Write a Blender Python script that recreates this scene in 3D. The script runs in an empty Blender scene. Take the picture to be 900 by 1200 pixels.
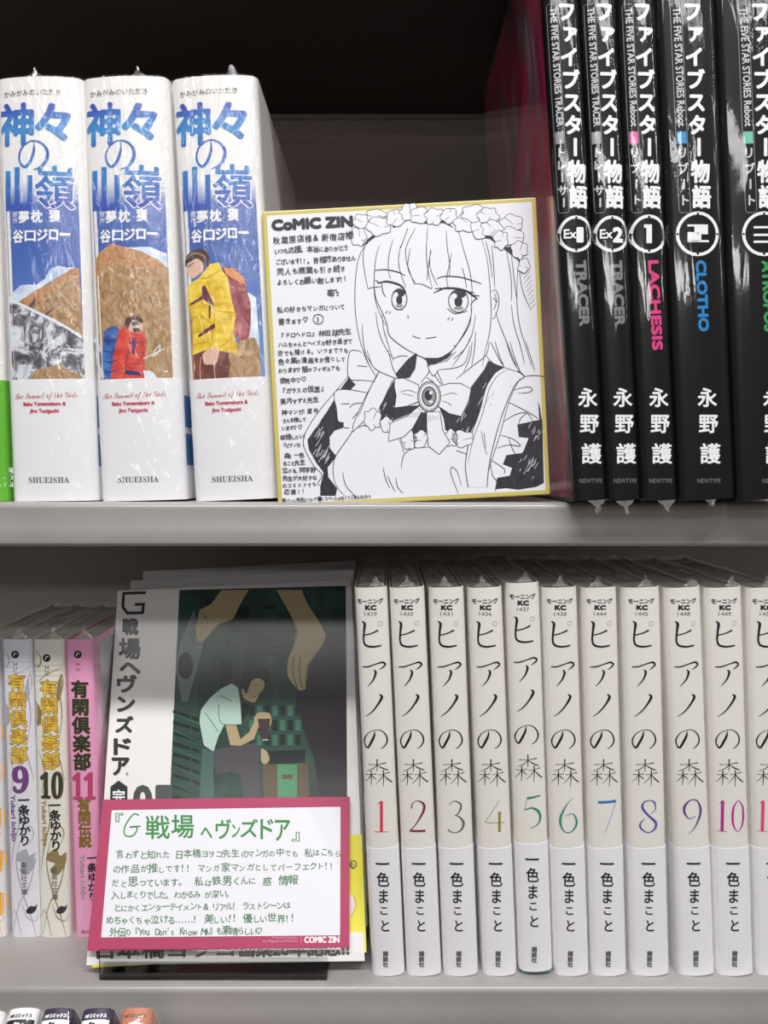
import bpy, bmesh, math, random
from mathutils import Vector, Matrix, geometry

sc = bpy.context.scene
COL = sc.collection
# ------------------------------------------------------------------ camera
FPX = 930.0; CX, CY = 450.0, 600.0; HORIZON = 550.0
EYE = 1.30; DIST = 0.37
PITCH = math.atan((CY - HORIZON) / FPX)
cam_d = bpy.data.cameras.new('camera'); cam = bpy.data.objects.new('camera', cam_d); COL.objects.link(cam)
cam_d.sensor_fit = 'VERTICAL'; cam_d.sensor_height = 24.0; cam_d.lens = FPX / 1200.0 * 24.0
cam_d.clip_start = 0.01
cam.location = (0, -DIST, EYE); cam.rotation_euler = (math.pi / 2 - PITCH, 0, 0)
sc.camera = cam
# ------------------------------------------------------------------ view, world, lights
sc.view_settings.view_transform = 'Standard'; sc.view_settings.look = 'None'
sc.view_settings.exposure = -0.24; sc.view_settings.gamma = 1.0; sc.view_settings.use_curve_mapping = False
sc.cycles.transparent_max_bounces = 24
sc.cycles.max_bounces = 8
world = bpy.data.worlds.new('shop_interior'); sc.world = world; world.use_nodes = True
world.node_tree.nodes['Background'].inputs[0].default_value = (0.95, 0.97, 1.0, 1)
world.node_tree.nodes['Background'].inputs[1].default_value = 0.115

def ceiling_or_fill_strip(y, x, z, sx, sy, power, rot_z=0.0):
    l = bpy.data.lights.new('fluorescent_or_fill_strip', 'AREA'); l.shape = 'RECTANGLE'; l.size = sx; l.size_y = sy
    l.energy = power; l.color = (1.0, 0.985, 0.96)
    o = bpy.data.objects.new('fluorescent_or_fill_strip', l); COL.objects.link(o)
    o.location = (x, y, z)
    d = Vector((0, 0, 1.25)) - Vector((x, y, z))
    o.rotation_euler = d.to_track_quat('-Z', 'Y').to_euler()
    return o
ceiling_or_fill_strip(-0.92, 0.05, 2.75, 1.5, 0.14, 44)
ceiling_or_fill_strip(-2.2, 0.1, 2.75, 2.4, 0.16, 11)
ceiling_or_fill_strip(-3.8, 0.0, 2.75, 2.4, 0.16, 14)
ceiling_or_fill_strip(-6.5, 0.0, 2.75, 3.0, 0.2, 28)  # added low fill, not a known fixture; brightens the back panel
sl_ = ceiling_or_fill_strip(-1.3, 1.7, 2.6, 0.12, 1.6, 9)

# ------------------------------------------------------------------ pixel <-> world
CP, SP = math.cos(PITCH), math.sin(PITCH)
EYEV = Vector((0, -DIST, EYE))
def ray(px, py):
    x = (px - CX) / FPX; y = (CY - py) / FPX
    return Vector((x, CP + y * SP, -SP + y * CP))
def at(px, py, Y):
    r = ray(px, py); return EYEV + r * ((Y + DIST) / r.y)

ZU = at(450, 588, 0).z      # top of the upper shelf board
ZL = at(450, 1144.5, 0).z   # top of the lower shelf board

# ------------------------------------------------------------------ materials
MATS = {}
def mat(name, col, rough=0.5, spec=0.5, metal=0.0, coat=0.0):
    if name in MATS: return MATS[name]
    m = bpy.data.materials.new(name); m.use_nodes = True
    b = m.node_tree.nodes['Principled BSDF']
    b.inputs['Base Color'].default_value = (*col, 1); b.inputs['Roughness'].default_value = rough
    b.inputs['Specular IOR Level'].default_value = spec; b.inputs['Metallic'].default_value = metal
    b.inputs['Coat Weight'].default_value = coat; b.inputs['Coat Roughness'].default_value = 0.08
    MATS[name] = m
    return m
def s2l(*c):
    return tuple((v / 255 / 12.92) if v / 255 <= 0.04045 else ((v / 255 + 0.055) / 1.055) ** 2.4 for v in c)
def M(name, r, g, b, rough=0.5, spec=0.5): return mat(name, s2l(r, g, b), rough, spec)

def N(m, t, **kw):
    n = m.node_tree.nodes.new(t)
    for k, v in kw.items(): setattr(n, k, v)
    return n
def L(m, a, b): m.node_tree.links.new(a, b)
def ramp(m, stops, src):
    r = N(m, 'ShaderNodeValToRGB'); e = r.color_ramp.elements
    while len(e) < len(stops): e.new(0.5)
    for i, (p, c) in enumerate(stops): e[i].position = p; e[i].color = (*c, 1)
    L(m, src, r.inputs[0]); return r
def noise_mat(name, stops, scale, stretch=(1, 1, 1), detail=6, rough=0.5, bump=0.0, distortion=0.0, spec=0.5, nrough=0.55):
    m = mat(name, (0.5, 0.5, 0.5), rough, spec)
    b = m.node_tree.nodes['Principled BSDF']
    tc = N(m, 'ShaderNodeTexCoord'); mp = N(m, 'ShaderNodeMapping'); mp.inputs['Scale'].default_value = stretch
    L(m, tc.outputs['Object'], mp.inputs[0])
    n = N(m, 'ShaderNodeTexNoise'); n.inputs['Scale'].default_value = scale; n.inputs['Detail'].default_value = detail
    n.inputs['Distortion'].default_value = distortion; n.inputs['Roughness'].default_value = nrough
    L(m, mp.outputs[0], n.inputs['Vector'])
    r = ramp(m, stops, n.outputs['Fac']); L(m, r.outputs[0], b.inputs['Base Color'])
    if bump:
        bp = N(m, 'ShaderNodeBump'); bp.inputs['Strength'].default_value = bump; bp.inputs['Distance'].default_value = 0.0004
        L(m, n.outputs['Fac'], bp.inputs['Height']); L(m, bp.outputs[0], b.inputs['Normal'])
    return m
def grad_mat(name, stops, z0, z1, rough=0.5, noise=0.0, nscale=60, axis='Z'):
    """colour by height on the printed sheet (local z)"""
    m = mat(name, (0.5, 0.5, 0.5), rough)
    b = m.node_tree.nodes['Principled BSDF']
    tc = N(m, 'ShaderNodeTexCoord'); sx = N(m, 'ShaderNodeSeparateXYZ'); L(m, tc.outputs['Object'], sx.inputs[0])
    mr = N(m, 'ShaderNodeMapRange'); mr.inputs['From Min'].default_value = z0; mr.inputs['From Max'].default_value = z1
    L(m, sx.outputs[axis], mr.inputs[0])
    src = mr.outputs[0]
    if noise:
        n = N(m, 'ShaderNodeTexNoise'); n.inputs['Scale'].default_value = nscale; L(m, tc.outputs['Object'], n.inputs['Vector'])
        ma = N(m, 'ShaderNodeMath', operation='MULTIPLY_ADD'); ma.inputs[1].default_value = noise; ma.inputs[2].default_value = -noise / 2
        L(m, n.outputs['Fac'], ma.inputs[0])
        ad = N(m, 'ShaderNodeMath', operation='ADD'); L(m, ma.outputs[0], ad.inputs[0]); L(m, src, ad.inputs[1]); src = ad.outputs[0]
    r = ramp(m, stops, src); L(m, r.outputs[0], b.inputs['Base Color'])
    return m

def steel(name, c0, c1, rough):
    m = noise_mat(name, [(0.3, s2l(*c0)), (0.7, s2l(*c1))], 14, rough=rough, detail=5)
    b = m.node_tree.nodes['Principled BSDF']
    n = N(m, 'ShaderNodeTexNoise'); n.inputs['Scale'].default_value = 900
    tc = N(m, 'ShaderNodeTexCoord'); L(m, tc.outputs['Object'], n.inputs['Vector'])
    bp = N(m, 'ShaderNodeBump'); bp.inputs['Strength'].default_value = 0.12; bp.inputs['Distance'].default_value = 0.0003
    L(m, n.outputs['Fac'], bp.inputs['Height']); L(m, bp.outputs[0], b.inputs['Normal'])
    return m
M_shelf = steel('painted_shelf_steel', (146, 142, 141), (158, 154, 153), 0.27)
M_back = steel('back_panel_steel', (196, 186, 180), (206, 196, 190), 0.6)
M_shaded = steel('shade_darkened_board', (44, 36, 34), (52, 42, 40), 0.6)  # shade beneath the top board put into its colour as darker steel

def film_mat(name, gloss, rough, bump, scale, stretch, haze=0.02):
    """thin clear wrapping film: lets light through, glints on its creases"""
    m = bpy.data.materials.new(name); m.use_nodes = True; nt = m.node_tree
    for n in list(nt.nodes): nt.nodes.remove(n)
    out = N(m, 'ShaderNodeOutputMaterial')
    tr = N(m, 'ShaderNodeBsdfTransparent'); tr.inputs[0].default_value = (0.99, 0.99, 0.99, 1)
    gl = N(m, 'ShaderNodeBsdfGlossy'); gl.inputs['Roughness'].default_value = rough
    df = N(m, 'ShaderNodeBsdfDiffuse'); df.inputs[0].default_value = (0.9, 0.9, 0.9, 1)
    tc = N(m, 'ShaderNodeTexCoord'); mp = N(m, 'ShaderNodeMapping'); mp.inputs['Scale'].default_value = stretch
    oi = N(m, 'ShaderNodeObjectInfo')
    ad = N(m, 'ShaderNodeVectorMath', operation='MULTIPLY_ADD')
    L(m, oi.outputs['Random'], ad.inputs[0]); ad.inputs[1].default_value = (3, 5, 7)
    L(m, tc.outputs['Object'], ad.inputs[2]); L(m, ad.outputs[0], mp.inputs[0])
    n1 = N(m, 'ShaderNodeTexNoise'); n1.inputs['Scale'].default_value = scale; n1.inputs['Detail'].default_value = 4; n1.inputs['Distortion'].default_value = 2.0
    n2 = N(m, 'ShaderNodeTexNoise'); n2.inputs['Scale'].default_value = scale * 0.35; n2.inputs['Distortion'].default_value = 3.0
    L(m, mp.outputs[0], n1.inputs['Vector']); L(m, mp.outputs[0], n2.inputs['Vector'])
    ab = N(m, 'ShaderNodeMath', operation='SUBTRACT'); ab.inputs[1].default_value = 0.5; L(m, n2.outputs['Fac'], ab.inputs[0])
    a2 = N(m, 'ShaderNodeMath', operation='ABSOLUTE'); L(m, ab.outputs[0], a2.inputs[0])
    a3 = N(m, 'ShaderNodeMath', operation='MULTIPLY_ADD'); a3.inputs[1].default_value = -2.5
    L(m, a2.outputs[0], a3.inputs[0]); L(m, n1.outputs['Fac'], a3.inputs[2])
    bp = N(m, 'ShaderNodeBump'); bp.inputs['Strength'].default_value = bump; bp.inputs['Distance'].default_value = 0.002
    L(m, a3.outputs[0], bp.inputs['Height']); L(m, bp.outputs[0], gl.inputs['Normal'])
    lw = N(m, 'ShaderNodeLayerWeight'); pw = N(m, 'ShaderNodeMath', operation='POWER'); pw.inputs[1].default_value = 4.0; L(m, lw.outputs['Facing'], pw.inputs[0])
    sc_ = N(m, 'ShaderNodeMath', operation='MULTIPLY_ADD'); sc_.inputs[1].default_value = 0.7 * gloss; sc_.inputs[2].default_value = 0.07 * gloss; L(m, pw.outputs[0], sc_.inputs[0])
    ge = N(m, 'ShaderNodeNewGeometry'); bf = N(m, 'ShaderNodeMath', operation='SUBTRACT'); bf.inputs[0].default_value = 1.0; L(m, ge.outputs['Backfacing'], bf.inputs[1])
    mu = N(m, 'ShaderNodeMath', operation='MULTIPLY'); L(m, bf.outputs[0], mu.inputs[1]); L(m, sc_.outputs[0], mu.inputs[0])
    cl = N(m, 'ShaderNodeClamp'); L(m, mu.outputs[0], cl.inputs[0])
    gl_c = N(m, 'ShaderNodeCombineColor'); [L(m, cl.outputs[0], gl_c.inputs[k]) for k in range(3)]; L(m, gl_c.outputs[0], gl.inputs[0])
    mx = N(m, 'ShaderNodeAddShader'); L(m, tr.outputs[0], mx.inputs[0]); L(m, gl.outputs[0], mx.inputs[1])
    m2 = N(m, 'ShaderNodeMixShader'); m2.inputs[0].default_value = haze; L(m, mx.outputs[0], m2.inputs[1]); L(m, df.outputs[0], m2.inputs[2])
    L(m, m2.outputs[0], out.inputs[0])
    MATS[name] = m
    return m
F_tight = film_mat('shrink_film_tight', 0.9, 0.09, 0.55, 110, (1, 1, 0.35), 0.003)
F_loose = film_mat('shrink_film_loose', 2.5, 0.16, 0.8, 160, (1, 0.5, 0.5), 0.13)
F_black = film_mat('shrink_film_glossy', 0.8, 0.07, 0.22, 60, (1, 1, 0.14), 0.001)
F_art = film_mat('shrink_film_flat', 0.3, 0.16, 0.01, 60, (1, 1, 1), 0.004)

def acrylic():
    m = bpy.data.materials.new('clear_acrylic'); m.use_nodes = True; nt = m.node_tree
    for n in list(nt.nodes): nt.nodes.remove(n)
    out = N(m, 'ShaderNodeOutputMaterial'); tr = N(m, 'ShaderNodeBsdfTransparent'); tr.inputs[0].default_value = (0.95, 0.96, 0.96, 1)
    gl = N(m, 'ShaderNodeBsdfGlossy'); gl.inputs['Roughness'].default_value = 0.06
    fr = N(m, 'ShaderNodeFresnel'); fr.inputs[0].default_value = 1.49
    mx = N(m, 'ShaderNodeMixShader'); L(m, fr.outputs[0], mx.inputs[0]); L(m, tr.outputs[0], mx.inputs[1]); L(m, gl.outputs[0], mx.inputs[2])
    L(m, mx.outputs[0], out.inputs[0]); return m
M_acrylic = acrylic()

# ------------------------------------------------------------------ object helpers
def link(o, parent=None):
    COL.objects.link(o)
    if parent is not None: o.parent = parent
    return o
def mesh_obj(name, verts, faces, mats, parent=None, midx=None, smooth=False):
    me = bpy.data.meshes.new(name); me.from_pydata([tuple(v) for v in verts], [], faces)
    for m in (mats if isinstance(mats, (list, tuple)) else [mats]): me.materials.append(m)
    if midx: me.polygons.foreach_set('material_index', midx)
    if smooth: me.polygons.foreach_set('use_smooth', [True] * len(me.polygons))
    me.update()
    return link(bpy.data.objects.new(name, me), parent)
def tag(o, label, cat, group=None, kind=None):
    o['label'] = label; o['category'] = cat
    if group: o['group'] = group
    if kind: o['kind'] = kind
    return o
def thing(name, label, cat, mw, group=None):
    o = bpy.data.objects.new(name, None); o.empty_display_size = 0.02; COL.objects.link(o)
    o.matrix_world = mw
    return tag(o, label, cat, group)
def copy_part(o, parent, mw=None):
    c = o.copy(); COL.objects.link(c); c.parent = parent
    return c
def box_bm(bm, x0, x1, y0, y1, z0, z1, bevel=0.0):
    r = bmesh.ops.create_cube(bm, size=1.0); vs = r['verts']
    for v in vs:
        v.co = Vector(((x0 + x1) / 2 + v.co.x * (x1 - x0), (y0 + y1) / 2 + v.co.y * (y1 - y0), (z0 + z1) / 2 + v.co.z * (z1 - z0)))
    if bevel:
        es = list({e for v in vs for e in v.link_edges})
        bmesh.ops.bevel(bm, geom=es, offset=bevel, segments=2, affect='EDGES', profile=0.6)
def bm_obj(name, bm, m, parent=None, smooth=False):
    me = bpy.data.meshes.new(name); bm.to_mesh(me); bm.free()
    for x in (m if isinstance(m, (list, tuple)) else [m]): me.materials.append(x)
    if smooth: me.polygons.foreach_set('use_smooth', [True] * len(me.polygons))
    return link(bpy.data.objects.new(name, me), parent)
def box(name, x0, x1, y0, y1, z0, z1, m, parent=None, bevel=0.0):
    bm = bmesh.new(); box_bm(bm, x0, x1, y0, y1, z0, z1, bevel); return bm_obj(name, bm, m, parent)
def extrude_x(name, prof, x0, x1, m, parent, smooth=False):
    """closed profile of (y, z) points swept along x"""
    n = len(prof)
    vs = [(x0, y, z) for y, z in prof] + [(x1, y, z) for y, z in prof]
    fs = [(i, (i + 1) % n, n + (i + 1) % n, n + i) for i in range(n)] + [tuple(range(n))[::-1], tuple(range(n, 2 * n))]
    return mesh_obj(name, vs, fs, m, parent, smooth=False)

# ------------------------------------------------------------------ glyphs
GL = {}
def glyph(s):
    if s in GL: return GL[s]
    c = bpy.data.curves.new('glyph', 'FONT'); c.body = s; c.resolution_u = 3
    o = bpy.data.objects.new('glyph', c); me = bpy.data.meshes.new_from_object(o)
    me.calc_loop_triangles()
    vs = [(v.co.x, v.co.y) for v in me.vertices]; ts = [tuple(t.vertices) for t in me.loop_triangles]
    bpy.data.objects.remove(o); bpy.data.curves.remove(c); bpy.data.meshes.remove(me)
    GL[s] = (vs, ts); return GL[s]

LAYER = 0.000008
class Print:
    """flat ink shapes authored in (X, Y-down) units, laid on a surface"""
    def __init__(s, conv, surf=None, base=0.00006, cuts=None):
        s.conv, s.surf, s.base, s.cuts = conv, surf or (lambda u: 0.0), base, cuts; s.flat = surf is None
        s.groups = {}; s.mats = []; s.part(None)
        s.rng = random.Random(5)
    def part(s, name):
        s.v, s.f, s.mi = s.groups.setdefault(name, ([], [], []))
    def mid(s, m):
        if m not in s.mats: s.mats.append(m)
        return s.mats.index(m)
    def add(s, pts, faces, m, layer):
        k = s.mid(m); b = len(s.v)
        for p in pts:
            u, w = s.conv(p[0], p[1]); s.v.append((u, w, layer))
        for f in faces: s.f.append(tuple(b + i for i in f)); s.mi.append(k)
    def poly(s, pts, m, layer=1, smooth=False):
        if smooth: pts = crom(pts + [pts[0]], 5)[:-1]
        tr = geometry.tessellate_polygon([[Vector((p[0], p[1], 0)) for p in pts]])
        s.add(pts, tr, m, layer)
    def rect(s, x0, y0, x1, y1, m, layer=1): s.poly([(x0, y0), (x1, y0), (x1, y1), (x0, y1)], m, layer)
    def stroke(s, pts, m, layer=2, w=1.0, smooth=True, closed=False, taper=False, n=5):
        P = [(p[0], p[1], p[2] if len(p) > 2 else w) for p in pts]
        if closed: P = P + [P[0]]
        if smooth and len(P) > 2: P = crom(P, n)
        if taper:
            q = len(P) - 1
            P = [(x, y, ww * (0.35 + 0.65 * math.sin(math.pi * min(1, max(0, (i + .6) / (q + 1.2)))) ** 0.6)) for i, (x, y, ww) in enumerate(P)]
        vs = []
        for i, (x, y, ww) in enumerate(P):
            a = P[max(0, i - 1)]; b = P[min(len(P) - 1, i + 1)]
            if closed and i in (0, len(P) - 1): a, b = P[-2], P[1]
            dx, dy = b[0] - a[0], b[1] - a[1]; d = math.hypot(dx, dy) or 1
            vs += [(x - dy / d * ww / 2, y + dx / d * ww / 2), (x + dy / d * ww / 2, y - dx / d * ww / 2)]
        s.add(vs, [(2 * i, 2 * i + 1, 2 * i + 3, 2 * i + 2) for i in range(len(P) - 1)], m, layer)
    def ellipse(s, cx, cy, rx, ry, m, layer=2, n=20, rot=0):
        s.poly([(cx + rx * math.cos(a) * math.cos(rot) - ry * math.sin(a) * math.sin(rot), cy + rx * math.cos(a) * math.sin(rot) + ry * math.sin(a) * math.cos(rot)) for a in [2 * math.pi * i / n for i in range(n)]], m, layer)
    def ring(s, cx, cy, rx, ry, m, w=1.0, layer=2, n=24):
        s.stroke([(cx + rx * math.cos(2 * math.pi * i / n), cy + ry * math.sin(2 * math.pi * i / n)) for i in range(n)], m, layer, w, smooth=False, closed=True)
    def text(s, t, x, y, size, m, layer=3, width=None, bold=0.0, rot=0.0, align='l', slant=0.0, hgt=1.0, box=None):
        """horizontal text, (x, y) = left end of the baseline, rot clockwise in the picture"""
        vs, ts = glyph(t)
        if not vs: return
        x0 = min(v[0] for v in vs); x1 = max(v[0] for v in vs)
        if box:
            bx0, by0, bx1, by1 = box; y0 = min(v[1] for v in vs); y1 = max(v[1] for v in vs)
            base = [(bx0 + (v[0] - x0) / (x1 - x0) * (bx1 - bx0), by1 - (v[1] - y0) / (y1 - y0) * (by1 - by0)) for v in vs]
        else:
            sx = size if width is None else width / max(1e-6, (x1 - x0))
            off = 0 if align == 'l' else -(x1 - x0) * sx / (2 if align == 'c' else 1)
            c, sn = math.cos(rot), math.sin(rot)
            base = []
            for vx, vy in vs:
                a = (vx - x0) * sx + off + slant * vy * size; b = -vy * size * hgt
                base.append((x + a * c - b * sn, y + a * sn + b * c))
        dirs = [(0, 0)] if not bold else [(0, 0)] + [(bold * math.cos(k * math.pi / 4), bold * math.sin(k * math.pi / 4)) for k in range(8)]
        for k, (dx, dy) in enumerate(dirs):
            s.add([(p[0] + dx, p[1] + dy) for p in base], ts, m, layer + 0.09 * k)
    def vtext(s, t, x, y, size, m, pitch=None, layer=3, bold=0.0, wid=1.0, dx=0.0):
        """vertical text, (x, y) = centre of the top edge, dx = sideways drift per unit down"""
        pitch = pitch or size
        for i, ch in enumerate(t):
            if ch == ' ': continue
            cx = x + dx * pitch * i; cy = y + pitch * i
            vs, ts = glyph(ch)
            if ch in 'ー―':
                base = [(cx + (v[1] - 0.36) * size * wid, cy + (v[0] - 0.02) * size) for v in vs]
            else:
                ox = 0.12 if ch in 'ァィゥェォッ' else 0.0
                base = [(cx + (v[0] - 0.5 + ox) * size * wid, cy + (0.88 - v[1] - ox) * size) for v in vs]
            dirs = [(0, 0)] if not bold else [(0, 0)] + [(bold * math.cos(k * math.pi / 4), bold * math.sin(k * math.pi / 4)) for k in range(8)]
            for k, (bx, by) in enumerate(dirs):
                s.add([(p[0] + bx, p[1] + by) for p in base], ts, m, layer + 0.09 * k)
    def hand(s, t, x0, y, x1, size, m, rot=0.0, layer=3, jit=0.08, bold=0.0, wgt=None):
        """handwritten line: every character a little off in size, tilt and height"""
        wd = [0.55 if (ord(c) < 256 and c != '&') else (0.8 if '\u3040' <= c <= '\u30ff' else 1.0) for c in t]
        tot = sum(wd); k = (x1 - x0) / tot; a = 0
        for c, w_ in zip(t, wd):
            if c not in ' 　':
                sz = size * (0.9 if '\u3040' <= c <= '\u30ff' else 1.08) * s.rng.uniform(0.88, 1.1)
                vs, ts = glyph(c); r = s.rng.uniform(-.09, .09) + rot; sh = s.rng.uniform(-.12, .22)
                cx = x0 + a * k; cy = y + (cx - x0) * math.tan(rot) + s.rng.uniform(-jit, jit) * size
                kx = min(sz, k * w_ * 1.25 / (1.0 if w_ > .6 else .62)) * s.rng.uniform(0.9, 1.04)
                base = []
                for vx, vy in vs:
                    p = vx * kx + sh * vy * sz * 0.5; q = -vy * sz
                    base.append((cx + p * math.cos(r) - q * math.sin(r), cy + p * math.sin(r) + q * math.cos(r)))
                dirs = [(0, 0)] if not bold else [(-bold, 0), (bold, 0), (0, bold), (0, -bold)]
                for kk, (bx, by) in enumerate(dirs):
                    s.add([(p[0] + bx, p[1] + by) for p in base], ts, m, layer + .09 * kk)
            a += w_
    def build(s, name, parent):
        obs = []
        for g, (v, f, mi) in s.groups.items():
            if f: s.v, s.f, s.mi = v, f, mi; obs.append(s.build_one(g or name, parent))
        return obs
    def build_one(s, name, parent):
        if s.cuts is None and s.flat is False:
            us = [v[0] for v in s.v]; a, b = min(us), max(us); st_ = 0.0011
            s_c = [a + st_ * k for k in range(1, int((b - a) / st_) + 1)]
        else: s_c = s.cuts or []
        me = bpy.data.meshes.new(name)
        bm = bmesh.new()
        vv = [bm.verts.new((u, w_, l)) for u, w_, l in s.v]
        for f, k in zip(s.f, s.mi):
            if len(set(f)) < len(f): continue
            try: bm.faces.new([vv[i] for i in f]).material_index = k
            except ValueError: pass
        for cu in s_c:
            bmesh.ops.bisect_plane(bm, geom=bm.verts[:] + bm.edges[:] + bm.faces[:], plane_co=(cu, 0, 0), plane_no=(1, 0, 0), dist=1e-7)
        for v in bm.verts:
            u, w_, l = v.co
            v.co = Vector((u, s.surf(u) - s.base - l * LAYER, w_))
        bm.to_mesh(me); bm.free()
        used = sorted({p.material_index for p in me.polygons}); mp = {k: i for i, k in enumerate(used)}
        for k in used: me.materials.append(s.mats[k])
        for p in me.polygons: p.material_index = mp[p.material_index]
        return link(bpy.data.objects.new(name, me), parent)

def crom(P, n=5):
    out = []
    for i in range(len(P) - 1):
        p0 = P[max(0, i - 1)]; p1 = P[i]; p2 = P[i + 1]; p3 = P[min(len(P) - 1, i + 2)]
        for k in range(n):
            t = k / n
            out.append(tuple(0.5 * (2 * b + (c - a) * t + (2 * a - 5 * b + 4 * c - d) * t * t + (3 * b - a - 3 * c + d) * t ** 3) for a, b, c, d in zip(p0, p1, p2, p3)))
    out.append(tuple(P[-1])); return out

def sub(x0, y0, k):
    """read points of an enlarged detail back as photograph points"""
    return lambda pts: [(x0 + p[0] / k, y0 + p[1] / k) + tuple(p[2:]) for p in pts]

def px2uv(mw, off=0.0):
    inv = mw.inverted(); e = inv @ EYEV
    def f(px, py):
        d = inv.to_3x3() @ ray(px, py)
        t = (off - e.y) / d.y; p = e + d * t
        return p.x, p.z
    return f

# ------------------------------------------------------------------ book bodies
def profile(w, bulge, rc):
    def y(u):
        t = min(1.0, abs(2 * u / w)); c = rc * 2 / w; r = bulge * t * t
        if t > 1 - c:
            q = (t - (1 - c)) / c; r += rc * (1 - math.sqrt(max(0, 1 - q * q)))
        return r
    return y
def prof_us(w, rc, n=14):
    a = [(-w / 2 + rc) + (w - 2 * rc) * i / n for i in range(n + 1)]
    c = [w / 2 - rc + rc * math.sin(math.pi / 2 * k / 6) for k in range(1, 7)]
    return [-x for x in reversed(c)] + a + c

def jacket(name, w, h, d, bulge, rc, m, parent, z0=0.0, grow=0.0, depth=None, t=0.0005, smooth=True):
    """folded cover: front board, rounded spine, back board as one sheet of paper"""
    y = profile(w, bulge, rc); us = prof_us(w, rc)
    dd = depth or d
    out = [(u * (1 + 2 * grow / w), y(u) - grow) for u in us]
    side_steps = 3
    L_ = [(-(w / 2 + grow), out[0][1] + (dd - out[0][1]) * k / side_steps) for k in range(side_steps, 0, -1)]
    R_ = [(-a, b) for a, b in reversed(L_)]
    ring = L_ + out + R_
    inner = []
    for i, (a, b) in enumerate(ring):
        p = ring[max(0, i - 1)]; q = ring[min(len(ring) - 1, i + 1)]
        dx, dy = q[0] - p[0], q[1] - p[1]; l = math.hypot(dx, dy)
        inner.append((a - dy / l * t, b + dx / l * t))
    n = len(ring); vs = []
    for zz in (z0, h):
        vs += [(a, b, zz) for a, b in ring] + [(a, b, zz) for a, b in inner]
    fs = []
    for i in range(n - 1):
        fs.append((i, i + 1, 2 * n + i + 1, 2 * n + i))
        fs.append((n + i + 1, n + i, 3 * n + i, 3 * n + i + 1))
        fs.append((i + 1, i, n + i, n + i + 1))
        fs.append((2 * n + i, 2 * n + i + 1, 3 * n + i + 1, 3 * n + i))
    fs += [(0, 2 * n, 3 * n, n), (n - 1, 2 * n - 1, 4 * n - 1, 3 * n - 1)]
    o = mesh_obj(name, vs, fs, m, parent)
    me = o.data
    for p in me.polygons: p.use_smooth = abs(p.normal.z) < 0.5
    try:
        me.set_sharp_from_angle(angle=math.radians(50))
    except Exception: pass
    return o

def pages(w, h, d, bulge, rc, m, parent, inset=0.0012):
    y = profile(w, bulge, rc); us = [u * 0.96 for u in prof_us(w, rc, 8)]
    pts = [(u * (1 - 2 * 0.0008 / w), y(u) + 0.0012) for u in us]
    pts = pts + [(pts[-1][0], d - 0.003), (pts[0][0], d - 0.003)]
    n = len(pts)
    vs = [(a, b, inset) for a, b in pts] + [(a, b, h - inset) for a, b in pts]
    fs = [(i, (i + 1) % n, n + (i + 1) % n, n + i) for i in range(n)] + [tuple(range(n))[::-1], tuple(range(n, 2 * n))]
    return mesh_obj('page_block', vs, fs, m, parent)

def wrap_sleeve(w, h, d, bulge, rc, m, parent, seed, flap_top=0.0, flap_bot=0.0, sag=0.0, mt=None, noise=0.0003, top=True):
    """clear film shrunk round a book, with its creased ends gathered above and below"""
    rg = random.Random(seed)
    y = profile(w, bulge, rc); us = prof_us(w, rc, 12)
    g = 0.0005
    ring = [(-(w / 2 + g), d * k / 5) for k in range(5, 0, -1)] + [(u * (1 + 2 * g / w), y(u) - g) for u in us] + [(w / 2 + g, d * k / 5) for k in range(1, 6)]
    n = len(ring); rows = 26
    vs = []
    for j in range(rows + 1):
        z = -0.0004 + (h + 0.0008) * j / rows
        for i, (a, b) in enumerate(ring):
            e = rg.gauss(0, 1) * noise if 5 <= i < n - 5 else 0
            vs.append((a, b - abs(e), z))
    fs = [(j * n + i, j * n + i + 1, (j + 1) * n + i + 1, (j + 1) * n + i) for j in range(rows) for i in range(n - 1)]
    # top sheet: gathered folds running from the spine to the fore edge
    if top:
        b0 = len(vs); nx, ny = 10, 14
        for j in range(ny + 1):
            for i in range(nx + 1):
                u = -w / 2 - g + (w + 2 * g) * i / nx; v = y(max(-w / 2, min(w / 2, u))) - g + (d - y(u if abs(u) < w / 2 else w / 2)) * j / ny
                edge = min(i, nx - i) / (nx / 2)
                k = math.sin(i * 1.9 + j * 0.55 + seed) * 0.5 + rg.uniform(-.5, .9)
                vs.append((u, v, h + 0.0005 + (0.0 if (i in (0, nx) or j == 0) else max(0, k) * flap_top * edge)))
        fs += [(b0 + j * (nx + 1) + i, b0 + j * (nx + 1) + i + 1, b0 + (j + 1) * (nx + 1) + i + 1, b0 + (j + 1) * (nx + 1) + i) for j in range(ny) for i in range(nx)]
    def tuft(zz, sgn, size, cx, yy):
        b0 = len(vs); k = 7
        for i in range(k):
            a = i / (k - 1) - .5
            vs.append((cx + a * size * 1.5, yy + rg.uniform(-.0006, .0006), zz))
            vs.append((cx + a * size * 0.8 + rg.uniform(-.0005, .0005), yy - rg.uniform(0, .0012), zz + sgn * size * (0.55 - abs(a) * .5)))
            vs.append((cx + a * size * 0.55 + rg.uniform(-.001, .001), yy + rg.uniform(-.0022, .0010), zz + sgn * size * (1.05 - abs(a) * 1.4 + rg.uniform(-.15, .15))))
        for i in range(k - 1):
            q = b0 + 3 * i
            fs.append((q, q + 3, q + 4, q + 1)); fs.append((q + 1, q + 4, q + 5, q + 2))
    n_main = len(fs)
    if flap_top: tuft(h + 0.0004, 1, flap_top * 1.5, rg.uniform(-.15, .25) * w, y(0) + 0.0015)
    if flap_bot:
        tuft(-0.0002, -1, flap_bot, rg.uniform(-.1, .15) * w, y(0) - 0.0014)
    o = mesh_obj('shrink_wrap', vs, fs, [m, F_loose], parent, midx=[0] * n_main + [1] * (len(fs) - n_main), smooth=True)
    return o

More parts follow.
